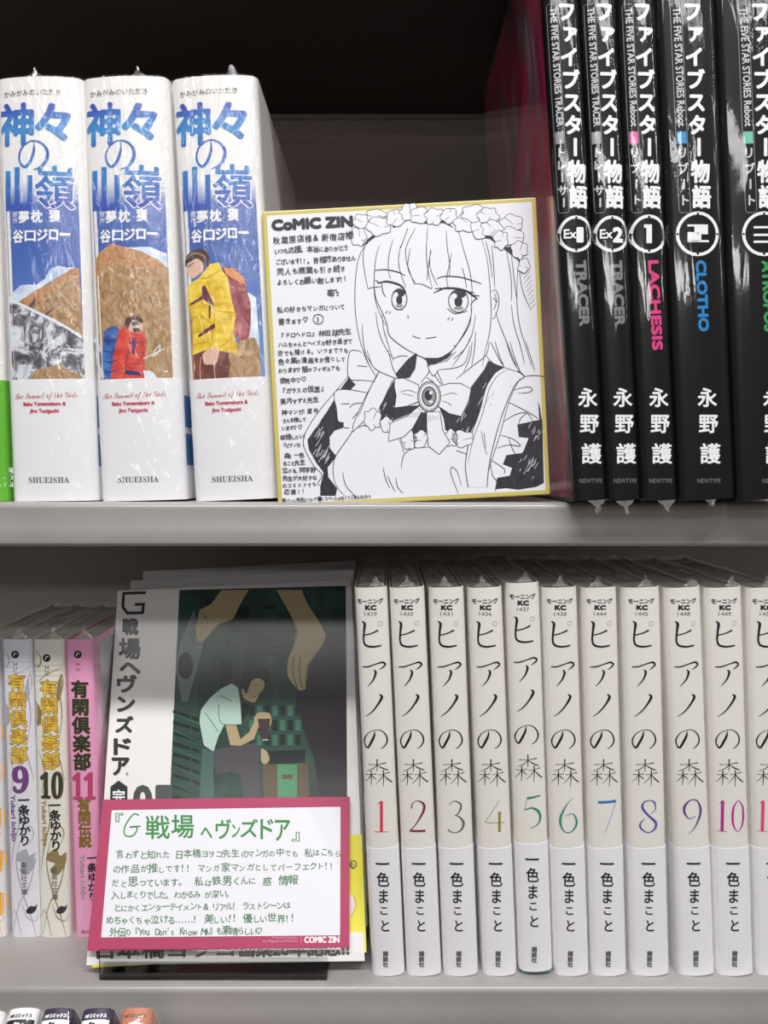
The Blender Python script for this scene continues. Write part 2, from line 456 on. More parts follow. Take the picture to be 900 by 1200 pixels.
def spine_frame(bl, tl, Y, wpx, shelf_z, lift=0.0):
    """bl, tl = photograph points of the lower and upper left spine corners"""
    b = at(bl[0], bl[1], Y); t = at(tl[0], tl[1], Y)
    lean = math.atan2(b.x - t.x, t.z - b.z)
    depth = (Y + DIST)
    w = wpx * depth / FPX
    h = (t - b).length
    R = Matrix.Rotation(-lean, 4, 'Y')
    base = Vector((b.x, Y, shelf_z + lift))
    mw = Matrix.Translation(base + (R @ Vector((w / 2, 0, 0)))) @ R
    return mw, w, h

# ------------------------------------------------------------------ setting: the bookcase
bc = thing('bookcase', 'grey painted steel bookcase with long lipped shelves full of comics', 'bookcase', Matrix.Translation((0, 0.1, 0)))
bc.location = (0, 0, 0)
X0, X1 = -0.43, 0.47
YB = 0.238
def lip_profile(z, lipf=-0.008, th=0.020):
    p = [(YB, z), (lipf + 0.0030, z)]
    for k in range(1, 7):
        a = math.pi / 2 * k / 6
        p.append((lipf + 0.0030 - 0.0030 * math.sin(a), z - 0.0030 + 0.0030 * math.cos(a)))
    p += [(lipf + 0.0002, z - th * 0.42), (lipf - 0.0006, z - th * 0.56), (lipf - 0.0010, z - th * 0.80), (lipf - 0.0008, z - th * 0.93), (lipf + 0.0004, z - th), (lipf + 0.0024, z - th + 0.0006), (lipf + 0.0030, z - 0.0065), (YB, z - 0.0065)]
    return p
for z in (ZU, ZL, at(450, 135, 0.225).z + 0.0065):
    o = extrude_x('shelf_board', lip_profile(z), X0, X1, M_shelf if z < 1.4 else M_shaded, bc)
    bmx = bmesh.new(); bmx.from_mesh(o.data)
    bmx.to_mesh(o.data); bmx.free()
    for p in o.data.polygons: p.use_smooth = len(p.vertices) == 4
    try: o.data.set_sharp_from_angle(angle=math.radians(35))
    except Exception: pass
zt = at(450, 135, 0.225).z
box('back_panel', X0, X1, YB, YB + 0.002, 0.35, 2.0, M_back, bc)
box('crossbar', X0, X1, 0.222, YB, at(450, 160, 0.222).z, zt, M_back, bc, 0.0012)
box('crossbar_seam', X0, X1, 0.2205, 0.2222, at(450, 139, 0.2205).z - 0.001, at(450, 139, 0.2205).z, M_shelf, bc)
box('side_panel', X0 - 0.003, X0, -0.02, YB + 0.004, 0.0, 2.0, M_shelf, bc)
box('side_panel', X1, X1 + 0.003, -0.02, YB + 0.004, 0.0, 2.0, M_shelf, bc)
box('top_panel', X0, X1, -0.02, YB + 0.002, 1.99, 2.0, M_shelf, bc)
fl = box('floor', -2.5, 2.5, -5, 0.6, -0.02, 0.0, M('floor_tile', 74, 70, 68, 0.5)); fl['kind'] = 'structure'

# shared papers
PAGE = noise_mat('page_edges', [(0.35, s2l(196, 188, 172)), (0.65, s2l(226, 220, 206))], 1400, stretch=(1, 0.02, 0.02), rough=0.8)
WHITE = M('white_coated_paper', 236, 234, 232, 0.35)
WHITE_W = M('warm_white_paper', 229, 225, 219, 0.4)
OBI_W = M('cool_white_band', 233, 232, 236, 0.4)
INK = M('black_ink', 20, 19, 22, 0.4)
GREYINK = M('grey_ink', 92, 90, 92, 0.5)
PALEGREY = M('pale_grey_ink', 150, 148, 148, 0.5)
WINK = M('white_ink', 240, 240, 242, 0.35)
RED = M('crimson_ink', 190, 60, 78, 0.5)

# ================================================================== upper shelf: three thick mountain volumes
SK = grad_mat('sky_print', [(0.0, s2l(120, 150, 205)), (0.25, s2l(88, 122, 190)), (0.60, s2l(66, 97, 172)), (0.74, s2l(92, 118, 186)), (0.83, s2l(226, 226, 230)), (1.0, s2l(234, 233, 233))], 0.055, 0.165, 0.35, noise=0.04)
TITLE_B = grad_mat('title_violet_blue', [(0.0, s2l(60, 88, 178)), (0.30, s2l(58, 128, 196)), (0.45, s2l(52, 84, 178)), (0.62, s2l(66, 140, 202)), (0.85, s2l(56, 76, 178)), (1.0, s2l(80, 64, 158))], 0.135, 0.190, 0.35, noise=0.25, nscale=120)
BROWNROCK = noise_mat('brown_rock_print', [(0.3, s2l(112, 82, 58)), (0.48, s2l(168, 132, 92)), (0.6, s2l(186, 152, 112)), (0.75, s2l(206, 186, 152))], 300, stretch=(1, 1, 0.6), detail=9, distortion=1.5, nrough=0.7)
ORANGEROCK = noise_mat('orange_rock_print', [(0.3, s2l(140, 88, 58)), (0.5, s2l(188, 136, 92)), (0.72, s2l(206, 166, 124))], 340, stretch=(1, 1, 0.6), detail=9, distortion=1.5, nrough=0.7)
SNOWROCK = noise_mat('snow_rock_print', [(0.40, s2l(70, 68, 76)), (0.48, s2l(122, 120, 128)), (0.53, s2l(206, 210, 220)), (0.7, s2l(232, 236, 242))], 150, stretch=(1, 1, 0.8), detail=9, distortion=1.2, nrough=0.72)
CLOUD = noise_mat('cloud_print', [(0.3, s2l(170, 190, 222)), (0.6, s2l(232, 238, 246))], 70, detail=4)
SNOW = M('snow_print', 224, 228, 236, 0.4)
JRED = noise_mat('red_jacket_print', [(0.35, s2l(190, 44, 40)), (0.65, s2l(232, 92, 74))], 200)
JYEL = noise_mat('yellow_jacket_print', [(0.32, s2l(196, 152, 22)), (0.5, s2l(232, 194, 40)), (0.7, s2l(244, 220, 92))], 130, stretch=(1, 1, 1.6), detail=5)
YSH = M('yellow_fold_print', 186, 140, 24)
PBLUE = noise_mat('blue_pack_print', [(0.35, s2l(34, 58, 130)), (0.65, s2l(74, 122, 196))], 150)
PMAR = noise_mat('maroon_pack_print', [(0.3, s2l(96, 30, 50)), (0.6, s2l(164, 66, 72)), (0.75, s2l(200, 112, 92))], 110)
NAVY = M('navy_print', 40, 46, 110); MAROON = M('maroon_print', 100, 36, 66)
SKIN = M('skin_print', 222, 182, 160); HAIRB = M('brown_print', 82, 54, 48); PANTS = noise_mat('brown_trousers_print', [(0.3, s2l(74, 38, 34)), (0.7, s2l(136, 74, 62))], 160)
SIDEBLUE = M('blue_patch_print', 20, 112, 178, 0.4)
S_W, S_D = 0.0, 0.150
summit_src = [((12, 590), (-7.5, 95), 94), ((117, 590), (93.5, 93), 94), ((227.5, 590), (198.5, 90), 94)]
summit_lab = ['thick white paperback with snowy rock face below a brown ridge on its spine',
              'thick white paperback with a red-jacketed climber and blue backpack on its spine',
              'thick white paperback with a yellow-jacketed climber on its spine']
proto = None
def summit_texts(P):
    f = sub(0, 80, 2.727)
    x = 104
    P.part('reading_lettering'); P.text('かみがみのいただき', 104.5, 112.5, 8.2, INK, width=68, rot=-0.05)
    P.part('title_lettering'); P.text('神', 0, 0, 0, TITLE_B, 6, box=(99.5, 121, 140, 169), bold=1.5)
    P.text('々', 0, 0, 0, TITLE_B, 6, box=(144, 121.5, 182, 162), bold=1.9)
    o = [(141, 166, 1), (141.5, 176, 3), (137.5, 188, 3.4), (131, 195, 3), (125, 190, 2.6), (124, 180, 2.4), (129, 170, 1.6), (139, 164.5, 1.6), (150, 167, 2.5), (157, 176, 3.8), (156, 187, 4.2), (150, 195, 3), (141, 198.5, 1)]
    P.stroke(o, TITLE_B, 8)
    for bx, w_ in (((106.5, 199, 113, 246), 0), ((134, 205, 140, 246), 0), ((118, 195, 124.5, 243), 0), ((107, 238.5, 140, 245.5), 0)):
        P.rect(*bx, TITLE_B, 7)
    P.text('嶺', 0, 0, 0, WHITE, 5, box=(143, 194, 188, 243), bold=2.2)
    P.text('嶺', 0, 0, 0, TITLE_B, 7, box=(143.5, 194, 188, 243), bold=1.0)
    P.part('author_lettering')
    for i, ch in enumerate('夢枕獏'):
        P.text(ch, 0, 0, 0, WINK, 7, box=((123.5, 246.8, 136, 260.5), (139, 246.2, 152, 260), (160, 245.2, 172, 259))[i], bold=0.45)
    P.vtext('原作', 119, 247, 7, WINK, 7.2, 7); P.vtext('漫画', 111, 267, 7, WINK, 7.4, 7)
    for i, ch in enumerate('谷口ジロー'):
        P.text(ch, 0, 0, 0, WINK, 7, box=((116.5, 269, 129, 283.5), (131.5, 270, 144, 282), (146, 268, 158, 281.5), (160.5, 268.5, 170, 280), (172.5, 272, 183.5, 274.2))[i], bold=0.5)
def summit_lower(P):
    P.part('english_title_lettering'); P.text('𝒯𝒽ℯ 𝒮𝓊𝓂𝓂𝒾𝓉 ℴ𝒻 𝓉𝒽ℯ 𝒢ℴ𝒹𝓈', 120, 467.5, 10.5, RED, width=74, rot=-0.045)
    P.part('author_lettering'); P.text('Baku Yumemakura &', 131, 475.3, 6.0, RED, width=50, bold=.3, rot=-0.03)
    P.text('Jiro Taniguchi', 139, 483.2, 6.0, RED, width=34, bold=.3, rot=-0.02)
    P.part('publisher_lettering'); P.text('𝐒𝐇𝐔𝐄𝐈𝐒𝐇𝐀', 138, 565.5, 9.5, GREYINK, width=48, rot=-0.02)
WH2 = M('film_white_spine', 232, 230, 229, 0.35)
for i, (bl, tl, wpx) in enumerate(summit_src):
    mw, w, h = spine_frame(bl, tl, 0.0, wpx + 5, ZU)
    h = 0.1928; w = 0.0395
    t = thing('mountain_comic', summit_lab[i], 'book', mw, 'thick mountain comics on the upper shelf')
    yf = profile(w, 0.0026, 0.0035)
    jacket('cover', w, h, S_D, 0.0026, 0.0035, WH2, t)
    pages(w, h, S_D, 0.0026, 0.0035, PAGE, t)
    band = jacket('paper_band', w, 0.0566, S_D, 0.0026, 0.0035, OBI_W, t, grow=0.00022, t=0.0002)
    cuts = [w * (k / 16 - .5) for k in range(1, 16)]
    uv = px2uv(mw)
    # the text block is authored on the second book; bring it over to each
    ref_mw, rw, rh = spine_frame(summit_src[1][0], summit_src[1][1], 0.0, summit_src[1][2] + 5, ZU)
    refuv = px2uv(ref_mw)
    PB = Print(refuv, yf, 0.00010, cuts)
    summit_texts(PB); PB.build('title_lettering', t)
    PL = Print(refuv, yf, 0.00032, cuts); summit_lower(PL); PL.build('band_lettering', t)
    A = Print(uv, yf, 0.00006, cuts)
    u0, u1 = -w / 2 + 0.0006, w / 2 - 0.0034
    ztop, zbot = 0.160, 0.0546
    AA = Print(lambda a, b: (a, b), yf, 0.00004, cuts)
    AA.rect(u0, zbot, u1, ztop, SK, 0); AA.build('sky_panel', t)
    clampx = lambda pts: [tuple(p) for p in pts]
    if i == 0:
        f = sub(0, 250, 5.715)
        A.poly(f([(20, 590), (60, 540), (130, 480), (190, 475), (240, 480), (300, 440), (340, 370), (390, 348), (440, 362), (500, 355), (300, 480), (130, 600)]), CLOUD, 1)
        A.poly(f([(100, 600), (250, 510), (330, 470), (470, 370), (522, 358), (545, 830), (300, 690), (140, 620)]), BROWNROCK, 2)
        A.poly(f([(100, 600), (250, 510), (330, 470), (470, 370), (522, 358), (524, 400), (400, 470), (260, 590), (180, 625)]), ORANGEROCK, 3)
        A.poly(f([(10, 600), (60, 588), (110, 600), (300, 690), (430, 750), (547, 830), (562, 1122), (30, 1138)]), SNOWROCK, 4)
        A.stroke(f([(60, 590), (110, 598), (300, 688), (430, 755), (540, 828)]), SNOW, 5, 3.2)
        A.poly(f([(190, 620), (240, 560), (235, 600), (200, 650)]), M('shadow_violet_print', 88, 70, 96), 4)
        A.poly(f([(290, 680), (420, 590), (360, 640), (310, 690)]), M('shadow_violet_print', 88, 70, 96), 4)
        A.poly(f([(240, 1050), (330, 1030), (400, 1010), (470, 1060), (540, 1080), (545, 1110), (180, 1125)]), BROWNROCK, 5)
    elif i == 1:
        f = sub(80, 250, 5.714)
        A.poly(f([(400, 230), (540, 222), (655, 265), (662, 380), (560, 290)]), CLOUD, 1)
        A.poly(f([(140, 350), (180, 290), (215, 245), (285, 200), (340, 215), (480, 250), (600, 310), (664, 365), (694, 1098), (170, 1136)]), BROWNROCK, 2)
        A.poly(f([(180, 290), (215, 245), (285, 200), (340, 215), (480, 250), (600, 310), (664, 365), (500, 370), (330, 340), (250, 340), (180, 420)]), ORANGEROCK, 3)
        A.poly(f([(140, 800), (190, 860), (240, 1000), (300, 1120), (170, 1136)]), SNOWROCK, 3)
        A.poly(f([(228, 820), (250, 772), (330, 763), (345, 900), (322, 1105), (240, 1098), (222, 950)]), PBLUE, 5, True)
        for yy in (845, 915, 985, 1050): A.stroke(f([(230, yy), (280, yy + 12), (325, yy - 4)]), NAVY, 6, 1.2)
        A.poly(f([(335, 785), (380, 762), (440, 790), (512, 812), (512, 1040), (530, 1100), (300, 1126), (295, 980), (318, 870)]), JRED, 6, True)
        for yy in (860, 930, 1000): A.stroke(f([(400, yy), (450, yy + 10), (505, yy)]), MAROON, 7, .8)
        A.stroke(f([(418, 830), (400, 930), (385, 1010), (375, 1110)]), MAROON, 7, .9)
        A.poly(f([(430, 830), (455, 840), (441, 945), (428, 940)]), NAVY, 8); A.poly(f([(380, 1048), (490, 1064), (488, 1086), (385, 1078)]), NAVY, 8)
        A.poly(f([(405, 725), (440, 700), (497, 720), (490, 790), (440, 800), (402, 770)]), SKIN, 8, True)
        A.poly(f([(375, 745), (388, 702), (440, 683), (502, 708), (498, 738), (430, 712), (412, 745), (402, 775), (378, 762)]), HAIRB, 9)
        A.poly(f([(422, 725), (470, 722), (482, 748), (432, 757)]), GREYINK, 9); A.poly(f([(430, 770), (470, 765), (490, 790), (440, 802)]), HAIRB, 9)
        A.poly(f([(500, 1050), (560, 1058), (605, 1112), (515, 1120)]), SNOW, 8)
        A.stroke(f([(505, 975), (560, 945), (640, 905)]), SNOW, 9, 1.2); A.stroke(f([(570, 930), (610, 880), (600, 930), (560, 960)]), SNOW, 9, 1.0)
    else:
        f = sub(190, 250, 5.714)
        A.poly(f([(500, 560), (560, 520), (625, 560), (650, 900), (580, 860)]), CLOUD, 1)
        A.poly(f([(135, 440), (160, 520), (205, 700), (210, 1132), (160, 1136)]), BROWNROCK, 2)
        A.poly(f([(400, 990), (500, 860), (560, 830), (622, 832), (648, 900), (662, 1102), (430, 1118)]), BROWNROCK, 2)
        A.poly(f([(400, 355), (480, 368), (545, 425), (568, 520), (592, 620), (585, 800), (560, 846), (512, 842), (475, 770), (470, 600)]), PMAR, 4, True)
        A.poly(f([(410, 360), (480, 370), (545, 430), (560, 480), (480, 440), (430, 410)]), M('orange_flap_print', 214, 138, 84), 5)
        A.stroke(f([(505, 270), (495, 365)]), INK, 5, .9)
        A.poly(f([(200, 935), (330, 905), (442, 935), (458, 1010), (442, 1112), (195, 1134), (215, 1030)]), PANTS, 5)
        A.poly(f([(165, 475), (240, 432), (320, 340), (382, 328), (402, 385), (440, 430), (462, 570), (492, 680), (478, 780), (508, 942), (440, 930), (380, 920), (330, 900), (200, 946), (198, 700), (160, 600)]), JYEL, 6)
        for q in ([(300, 440), (330, 560), (350, 680), (340, 800), (325, 900)], [(380, 900), (450, 850), (478, 780)], [(200, 700), (260, 690), (330, 740)], [(195, 800), (260, 790), (330, 760)], [(350, 650), (420, 660), (485, 670)], [(240, 432), (300, 430), (390, 380)], [(200, 880), (280, 860), (330, 850)]):
            A.stroke(f(q), YSH, 7, 1.0, taper=True)
        A.poly(f([(152, 350), (220, 300), (270, 330), (272, 380), (240, 410), (200, 432), (165, 400)]), SKIN, 8, True)
        A.stroke(f([(165, 352), (195, 335), (215, 322)]), HAIRB, 9, 1.0)
        A.poly(f([(145, 352), (152, 285), (220, 238), (285, 245), (322, 312), (305, 352), (265, 318), (220, 296), (165, 330)]), HAIRB, 9, True)
        A.stroke(f([(155, 300), (215, 262), (290, 290)]), M('hat_band_print', 160, 130, 112), 10, 1.6)
        A.poly(f([(262, 492), (286, 478), (352, 622), (328, 612), (272, 572), (182, 615), (180, 600), (265, 550)]), MAROON, 9)
        A.poly(f([(310, 620), (326, 615), (322, 702), (312, 706)]), MAROON, 9); A.poly(f([(238, 812), (350, 733), (356, 765), (240, 830)]), MAROON, 9)
        A.poly(f([(265, 945), (300, 910), (345, 895), (380, 920), (365, 1000), (320, 1012), (280, 1005)]), SKIN, 9, True)
        A.stroke(f([(345, 1010), (350, 1060), (355, 1115)]), SKIN, 9, .8); A.stroke(f([(255, 960), (250, 1040), (255, 1120)]), SKIN, 9, .8)
    A.build('cover_art', t)
    # blue patches on the turned side of the paper band
    xs = w / 2 + 0.0003
    for a, b in ((0.016, 0.031), (0.034, 0.049)):
        mesh_obj('side_patch', [(xs, 0.0065, a), (xs, 0.12, a), (xs, 0.12, b), (xs, 0.0065, b)], [(0, 1, 2, 3)], SIDEBLUE, t)
    wrap_sleeve(w, h, S_D, 0.0026, 0.0035, F_tight, t, 11 + i, flap_top=0.0030, flap_bot=0.0, noise=0.00007)

# neighbour at the far left of the shelf, only its edge shows
mw, w, h = spine_frame((-92, 590), (-111, 100), 0.002, 97, ZU)
t = thing('green_banded_comic', 'thick white book with bright green paper band, cut by the picture edge', 'book', mw)
h = 0.1928; w = 0.0398
jacket('cover', w, h, S_D, 0.0026, 0.0035, WH2, t); pages(w, h, S_D, 0.0026, 0.0035, PAGE, t)
jacket('paper_band', w, 0.0566, S_D, 0.0026, 0.0035, M('green_band', 96, 176, 40, 0.4), t, grow=0.00022, t=0.0002)
P = Print(px2uv(mw), profile(w, .0026, .0035), 0.0004); P.vtext('男の山', 5.5, 548, 7, WINK, 8, bold=.4); P.build('band_lettering', t)
wrap_sleeve(w, h, S_D, 0.0026, 0.0035, F_tight, t, 9, flap_top=0.003, noise=.00007)

# ================================================================== drawn card
def leaning_frame(bmid, Yb, zb, back, roll):
    b = at(bmid[0], bmid[1], Yb)
    R = Matrix.Rotation(-roll, 4, 'Y')
    # local z up the sheet, tipped backwards (towards +y) by back
    T = Matrix.Rotation(-back, 4, 'X')
    return Matrix.Translation(Vector((b.x, Yb, zb if zb is not None else b.z))) @ T @ R
roll = 0.052
mw = leaning_frame((489, 587.5), -0.0035, None, 0.035, -0.0)
mw = leaning_frame((489, 587.5), -0.0035, None, 0.035, roll)
uvS = px2uv(mw)
c4 = [uvS(*p) for p in ((308, 247), (622, 232), (651, 578), (325, 597))]
wS = ((c4[1][0] - c4[0][0]) + (c4[2][0] - c4[3][0])) / 2; hS = ((c4[0][1] - c4[3][1]) + (c4[1][1] - c4[2][1])) / 2
cu = sum(c[0] for c in c4) / 4; cz = sum(c[1] for c in c4) / 4
GOLD = M('gold_foil_edge', 205, 190, 104, 0.35)
t = thing('illustrated_signboard', 'gold-edged white autograph card with ink drawing of a maid and handwritten notes', 'signboard', mw)
bm = bmesh.new(); box_bm(bm, cu - wS / 2, cu + wS / 2, 0.0, 0.0028, cz - hS / 2, cz + hS / 2, 0.0006); bm_obj('gold_edged_board', bm, GOLD, t)
CARDW = M('card_white', 233, 233, 240, 0.45)
SI = M('pen_ink', 38, 36, 46, 0.45)
SIP = noise_mat('brushed_pen_ink', [(0.35, s2l(34, 32, 42)), (0.7, s2l(58, 54, 68))], 500, stretch=(1, 1, .3))
P = Print(lambda a, b: (a, b), None, 0.00004)
b_ = 0.0021
P.poly([(cu - wS / 2 + b_, cz - hS / 2 + b_), (cu + wS / 2 - b_, cz - hS / 2 + b_), (cu + wS / 2 - b_, cz + hS / 2 - b_), (cu - wS / 2 + b_, cz + hS / 2 - b_)], CARDW, 0)
P.build('white_face', t)
D = Print(uvS, None, 0.00010)
K = sub(400, 230, 3.4615); Q = sub(420, 400, 3.75); V = sub(330, 410, 5.294); C4 = sub(480, 235, 5); C3 = sub(300, 235, 5)
def st(f, lst, w=0.9, layer=4, m=None):
    for q in lst: D.stroke(f(q), m or SI, layer, w, taper=True)
# torso darks
for q in ([(255, 50), (215, 80), (165, 140), (175, 165), (225, 160), (250, 120), (258, 60)], [(155, 170), (95, 290), (98, 345), (145, 352), (215, 322), (275, 280), (215, 285), (160, 290), (165, 240)],
          [(262, 315), (235, 390), (250, 422), (285, 400), (302, 400), (300, 310)], [(355, 290), (375, 340), (382, 390), (440, 415), (490, 408), (530, 320), (560, 210), (632, 115), (570, 85), (555, 120), (495, 200), (485, 270), (455, 330), (400, 320)],
          [(790, 260), (800, 300), (795, 345), (700, 365), (705, 420), (748, 425), (722, 490), (650, 500), (635, 540), (675, 556), (665, 590), (610, 600), (600, 650), (650, 645), (700, 652), (780, 640), (815, 622), (808, 350)]):
    D.poly(Q(q), SIP, 2)
for q in ([(420, 165), (365, 245), (430, 245), (460, 215), (430, 185)], [(325, 310), (280, 385), (220, 470), (160, 560), (170, 620), (215, 700), (260, 760), (240, 850), (240, 905), (335, 905), (345, 860), (290, 790), (285, 730), (340, 660), (300, 610), (298, 540), (330, 500), (385, 482), (385, 455), (350, 445), (335, 350)]):
    D.poly(V(q), SIP, 2)
rg = random.Random(3)
for cx_, cy_, n_ in ((560, 250, 12), (440, 370, 8), (740, 560, 16), (780, 420, 10), (205, 110, 5), (130, 320, 6)):
    for k in range(n_):
        x, y = cx_ + rg.uniform(-35, 35), cy_ + rg.uniform(-45, 45); l = rg.uniform(10, 28)
        D.stroke(Q([(x, y), (x + l * .6, y - l)]), CARDW, 3, .5, smooth=False)
for k in range(22):
    x, y = 240 + rg.uniform(-45, 40), 600 + rg.uniform(-130, 110); l = rg.uniform(25, 60)
    D.stroke(V([(x, y), (x + l * .6, y - l)]), CARDW, 3, .55, smooth=False)
st(K, [[(120, 175), (90, 210), (68, 260), (58, 330), (55, 420), (60, 500), (75, 580), (95, 640), (115, 690)],
       [(95, 200), (88, 250), (95, 310), (108, 375)], [(106, 376), (130, 370), (165, 366)], [(155, 200), (142, 240), (135, 300), (133, 370), (140, 430), (158, 480), (180, 525)],
       [(85, 520), (88, 580), (100, 640), (130, 692)], [(140, 470), (150, 540), (172, 600), (205, 655)], [(165, 480), (172, 540), (190, 600), (212, 670)],
       [(240, 200), (232, 260), (240, 310), (262, 372)], [(270, 130), (240, 210)], [(210, 175), (195, 230), (190, 290), (200, 335)],
       [(300, 130), (265, 200), (262, 250), (275, 300), (298, 360)], [(280, 210), (270, 290), (302, 356)], [(298, 355), (330, 358), (364, 374), (368, 366)],
       [(350, 125), (345, 220), (350, 290), (366, 366)], [(364, 220), (352, 290), (348, 340)], [(362, 215), (360, 290), (390, 362)],
       [(425, 140), (430, 210), (440, 280), (437, 325)], [(447, 230), (438, 280), (428, 330), (435, 380)], [(475, 140), (500, 230), (520, 300), (530, 370), (527, 430)],
       [(490, 290), (500, 325), (508, 372)], [(570, 175), (590, 250), (600, 330), (605, 400), (608, 480), (600, 560), (585, 620), (572, 690)],
       [(610, 200), (618, 290), (622, 370)], [(585, 180), (600, 240), (612, 330)], [(670, 225), (688, 330), (690, 425)], [(690, 240), (700, 330), (712, 420)], [(720, 270), (728, 350), (745, 410), (770, 462)],
       [(715, 290), (712, 420), (722, 520), (745, 600), (772, 690)], [(625, 470), (650, 540), (690, 640), (712, 692)], [(690, 440), (700, 520), (730, 620), (742, 680)], [(605, 590), (640, 660), (660, 692)],
       [(610, 388), (625, 380), (638, 410), (637, 450), (622, 490), (612, 497)], [(615, 410), (628, 430), (618, 462)], [(622, 395), (632, 430)],
       [(545, 480), (530, 560), (500, 620), (450, 690)], [(528, 430), (520, 520), (470, 600), (455, 605)], [(545, 550), (540, 620), (528, 692)], [(455, 660), (500, 620), (525, 570)]])
st(K, [[(135, 375), (142, 420), (168, 475), (185, 520), (195, 565), (240, 605), (290, 635), (345, 660)], [(345, 660), (400, 655), (450, 625), (495, 560), (522, 500), (530, 450)]], 1.1)
st(K, [[(135, 301), (180, 298), (230, 308), (258, 322)], [(385, 335), (420, 325), (480, 328), (530, 342), (568, 355)]], 1.4)
st(K, [[(155, 352), (180, 346), (215, 352), (245, 366), (262, 392)], [(390, 386), (415, 374), (460, 374), (505, 384), (532, 402), (552, 416)]], 2.6)
st(K, [[(138, 340), (155, 352)], [(145, 352), (165, 352)], [(165, 355), (168, 385), (180, 410)], [(552, 416), (535, 425), (524, 445)], [(375, 392), (400, 380)], [(380, 376), (405, 372)], [(530, 400), (560, 405)], [(500, 384), (540, 392)]], 1.2)
for (cx_, cy_, rx, ry) in ((235, 418, 31, 42), (475, 425, 40, 46)):
    p = K([(cx_, cy_)])[0]; D.ring(p[0], p[1], rx / 3.46, ry / 3.46, SI, 1.1, 4)
    D.ellipse(p[0], p[1] + .5, rx / 8.5, ry / 7, SI, 4); D.ellipse(p[0], p[1] - ry / 5.8, rx / 4.6, ry / 9.5, SIP, 5); D.ellipse(p[0] - rx / 8, p[1] - ry / 8, rx / 12, ry / 14, CARDW, 6)
    D.ellipse(p[0] + .3, p[1] + ry / 5.5, rx / 7, ry / 22, PALEGREY, 5)
st(K, [[(205, 435), (222, 458), (250, 460)], [(430, 455), (462, 476), (512, 465)], [(270, 482), (271, 497)], [(288, 566), (305, 573), (322, 576)], [(342, 576), (365, 574), (386, 570)],
       [(188, 464), (180, 475)], [(200, 467), (194, 477)], [(440, 490), (431, 503)], [(455, 492), (446, 505)]], 1.0)
D.poly(K([(340, 655), (400, 656), (452, 624), (436, 652), (385, 680), (350, 684)]), SIP, 3)
for k in range(7): D.stroke(K([(345 + k * 13, 690 - k * 3), (375 + k * 15, 672 - k * 7)]), SI, 4, .7)
# head dress
for q in ([(20, 130), (95, 92), (112, 128), (180, 95), (262, 163), (200, 132), (120, 138)], [(270, 165), (370, 130), (412, 212), (340, 168)], [(420, 220), (482, 195), (532, 272), (470, 225)], [(540, 275), (592, 270), (657, 340), (655, 435), (635, 350)]): D.poly(C4(q), SIP, 5)
for q in ([(620, 272), (655, 225), (742, 158), (702, 212)], [(800, 150), (875, 96), (862, 132), (806, 162)]): D.poly(C3(q), SIP, 5)
def frill(cx_, cy_, rx, ry, seed, lay):
    """one gathered lobe of lace: a few round scallops and an inner fold"""
    g_ = random.Random(seed); n = g_.choice((5, 6)); rx *= 1.12; ry *= 1.12; a0 = g_.uniform(0, 6.28); c = []
    for i in range(n):
        a = a0 + 2 * math.pi * i / n + g_.uniform(-.2, .2); rr = g_.uniform(.82, 1.1)
        c.append((cx_ + rx * rr * math.cos(a), cy_ + ry * rr * math.sin(a)))
    pts = []
    for i in range(n):
        p, q = c[i], c[(i + 1) % n]; mx_, my_ = (p[0] + q[0]) / 2, (p[1] + q[1]) / 2
        ox, oy = (mx_ - cx_) * .34, (my_ - cy_) * .34
        for k in range(6):
            t_ = k / 6; b_ = math.sin(math.pi * t_)
            pts.append((p[0] + (q[0] - p[0]) * t_ + ox * b_ * 1.4, p[1] + (q[1] - p[1]) * t_ + oy * b_ * 1.4))
    D.poly(pts, CARDW, lay); D.stroke(pts, SI, lay + .5, .75, closed=True, smooth=False)
    D.stroke([c[0], ((c[0][0] + cx_) / 2 + 1, (c[0][1] + cy_) / 2), (cx_ + 1, cy_ + 1)], SI, lay + .5, .6, taper=True)
    D.stroke([c[2], ((c[2][0] + cx_) / 2, (c[2][1] + cy_) / 2 + 1)], SI, lay + .5, .6, taper=True)
for k, (a, b, c, d) in enumerate([(420, 277, 8, 9), (424, 260, 10, 7), (441, 252, 10, 6), (444, 265, 11, 9), (464, 255, 11, 9), (479, 249, 9, 8), (492, 252, 11, 8), (510, 253, 11, 8), (526, 253, 9, 8), (546, 260, 11, 9), (561, 268, 8, 10), (556, 250, 12, 8), (573, 253, 10, 7), (580, 268, 12, 8), (600, 262, 12, 8), (601, 278, 13, 9), (587, 281, 7, 9), (608, 293, 8, 9), (614, 311, 6, 8)]):
    frill(a, b, c, d, k, 6 + k * .6)
for k in range(9): D.stroke([(612 + k * 1.3, 322 + k * 5), (620 + k * .9, 312 + k * 5.5)], SI, 4, .4)
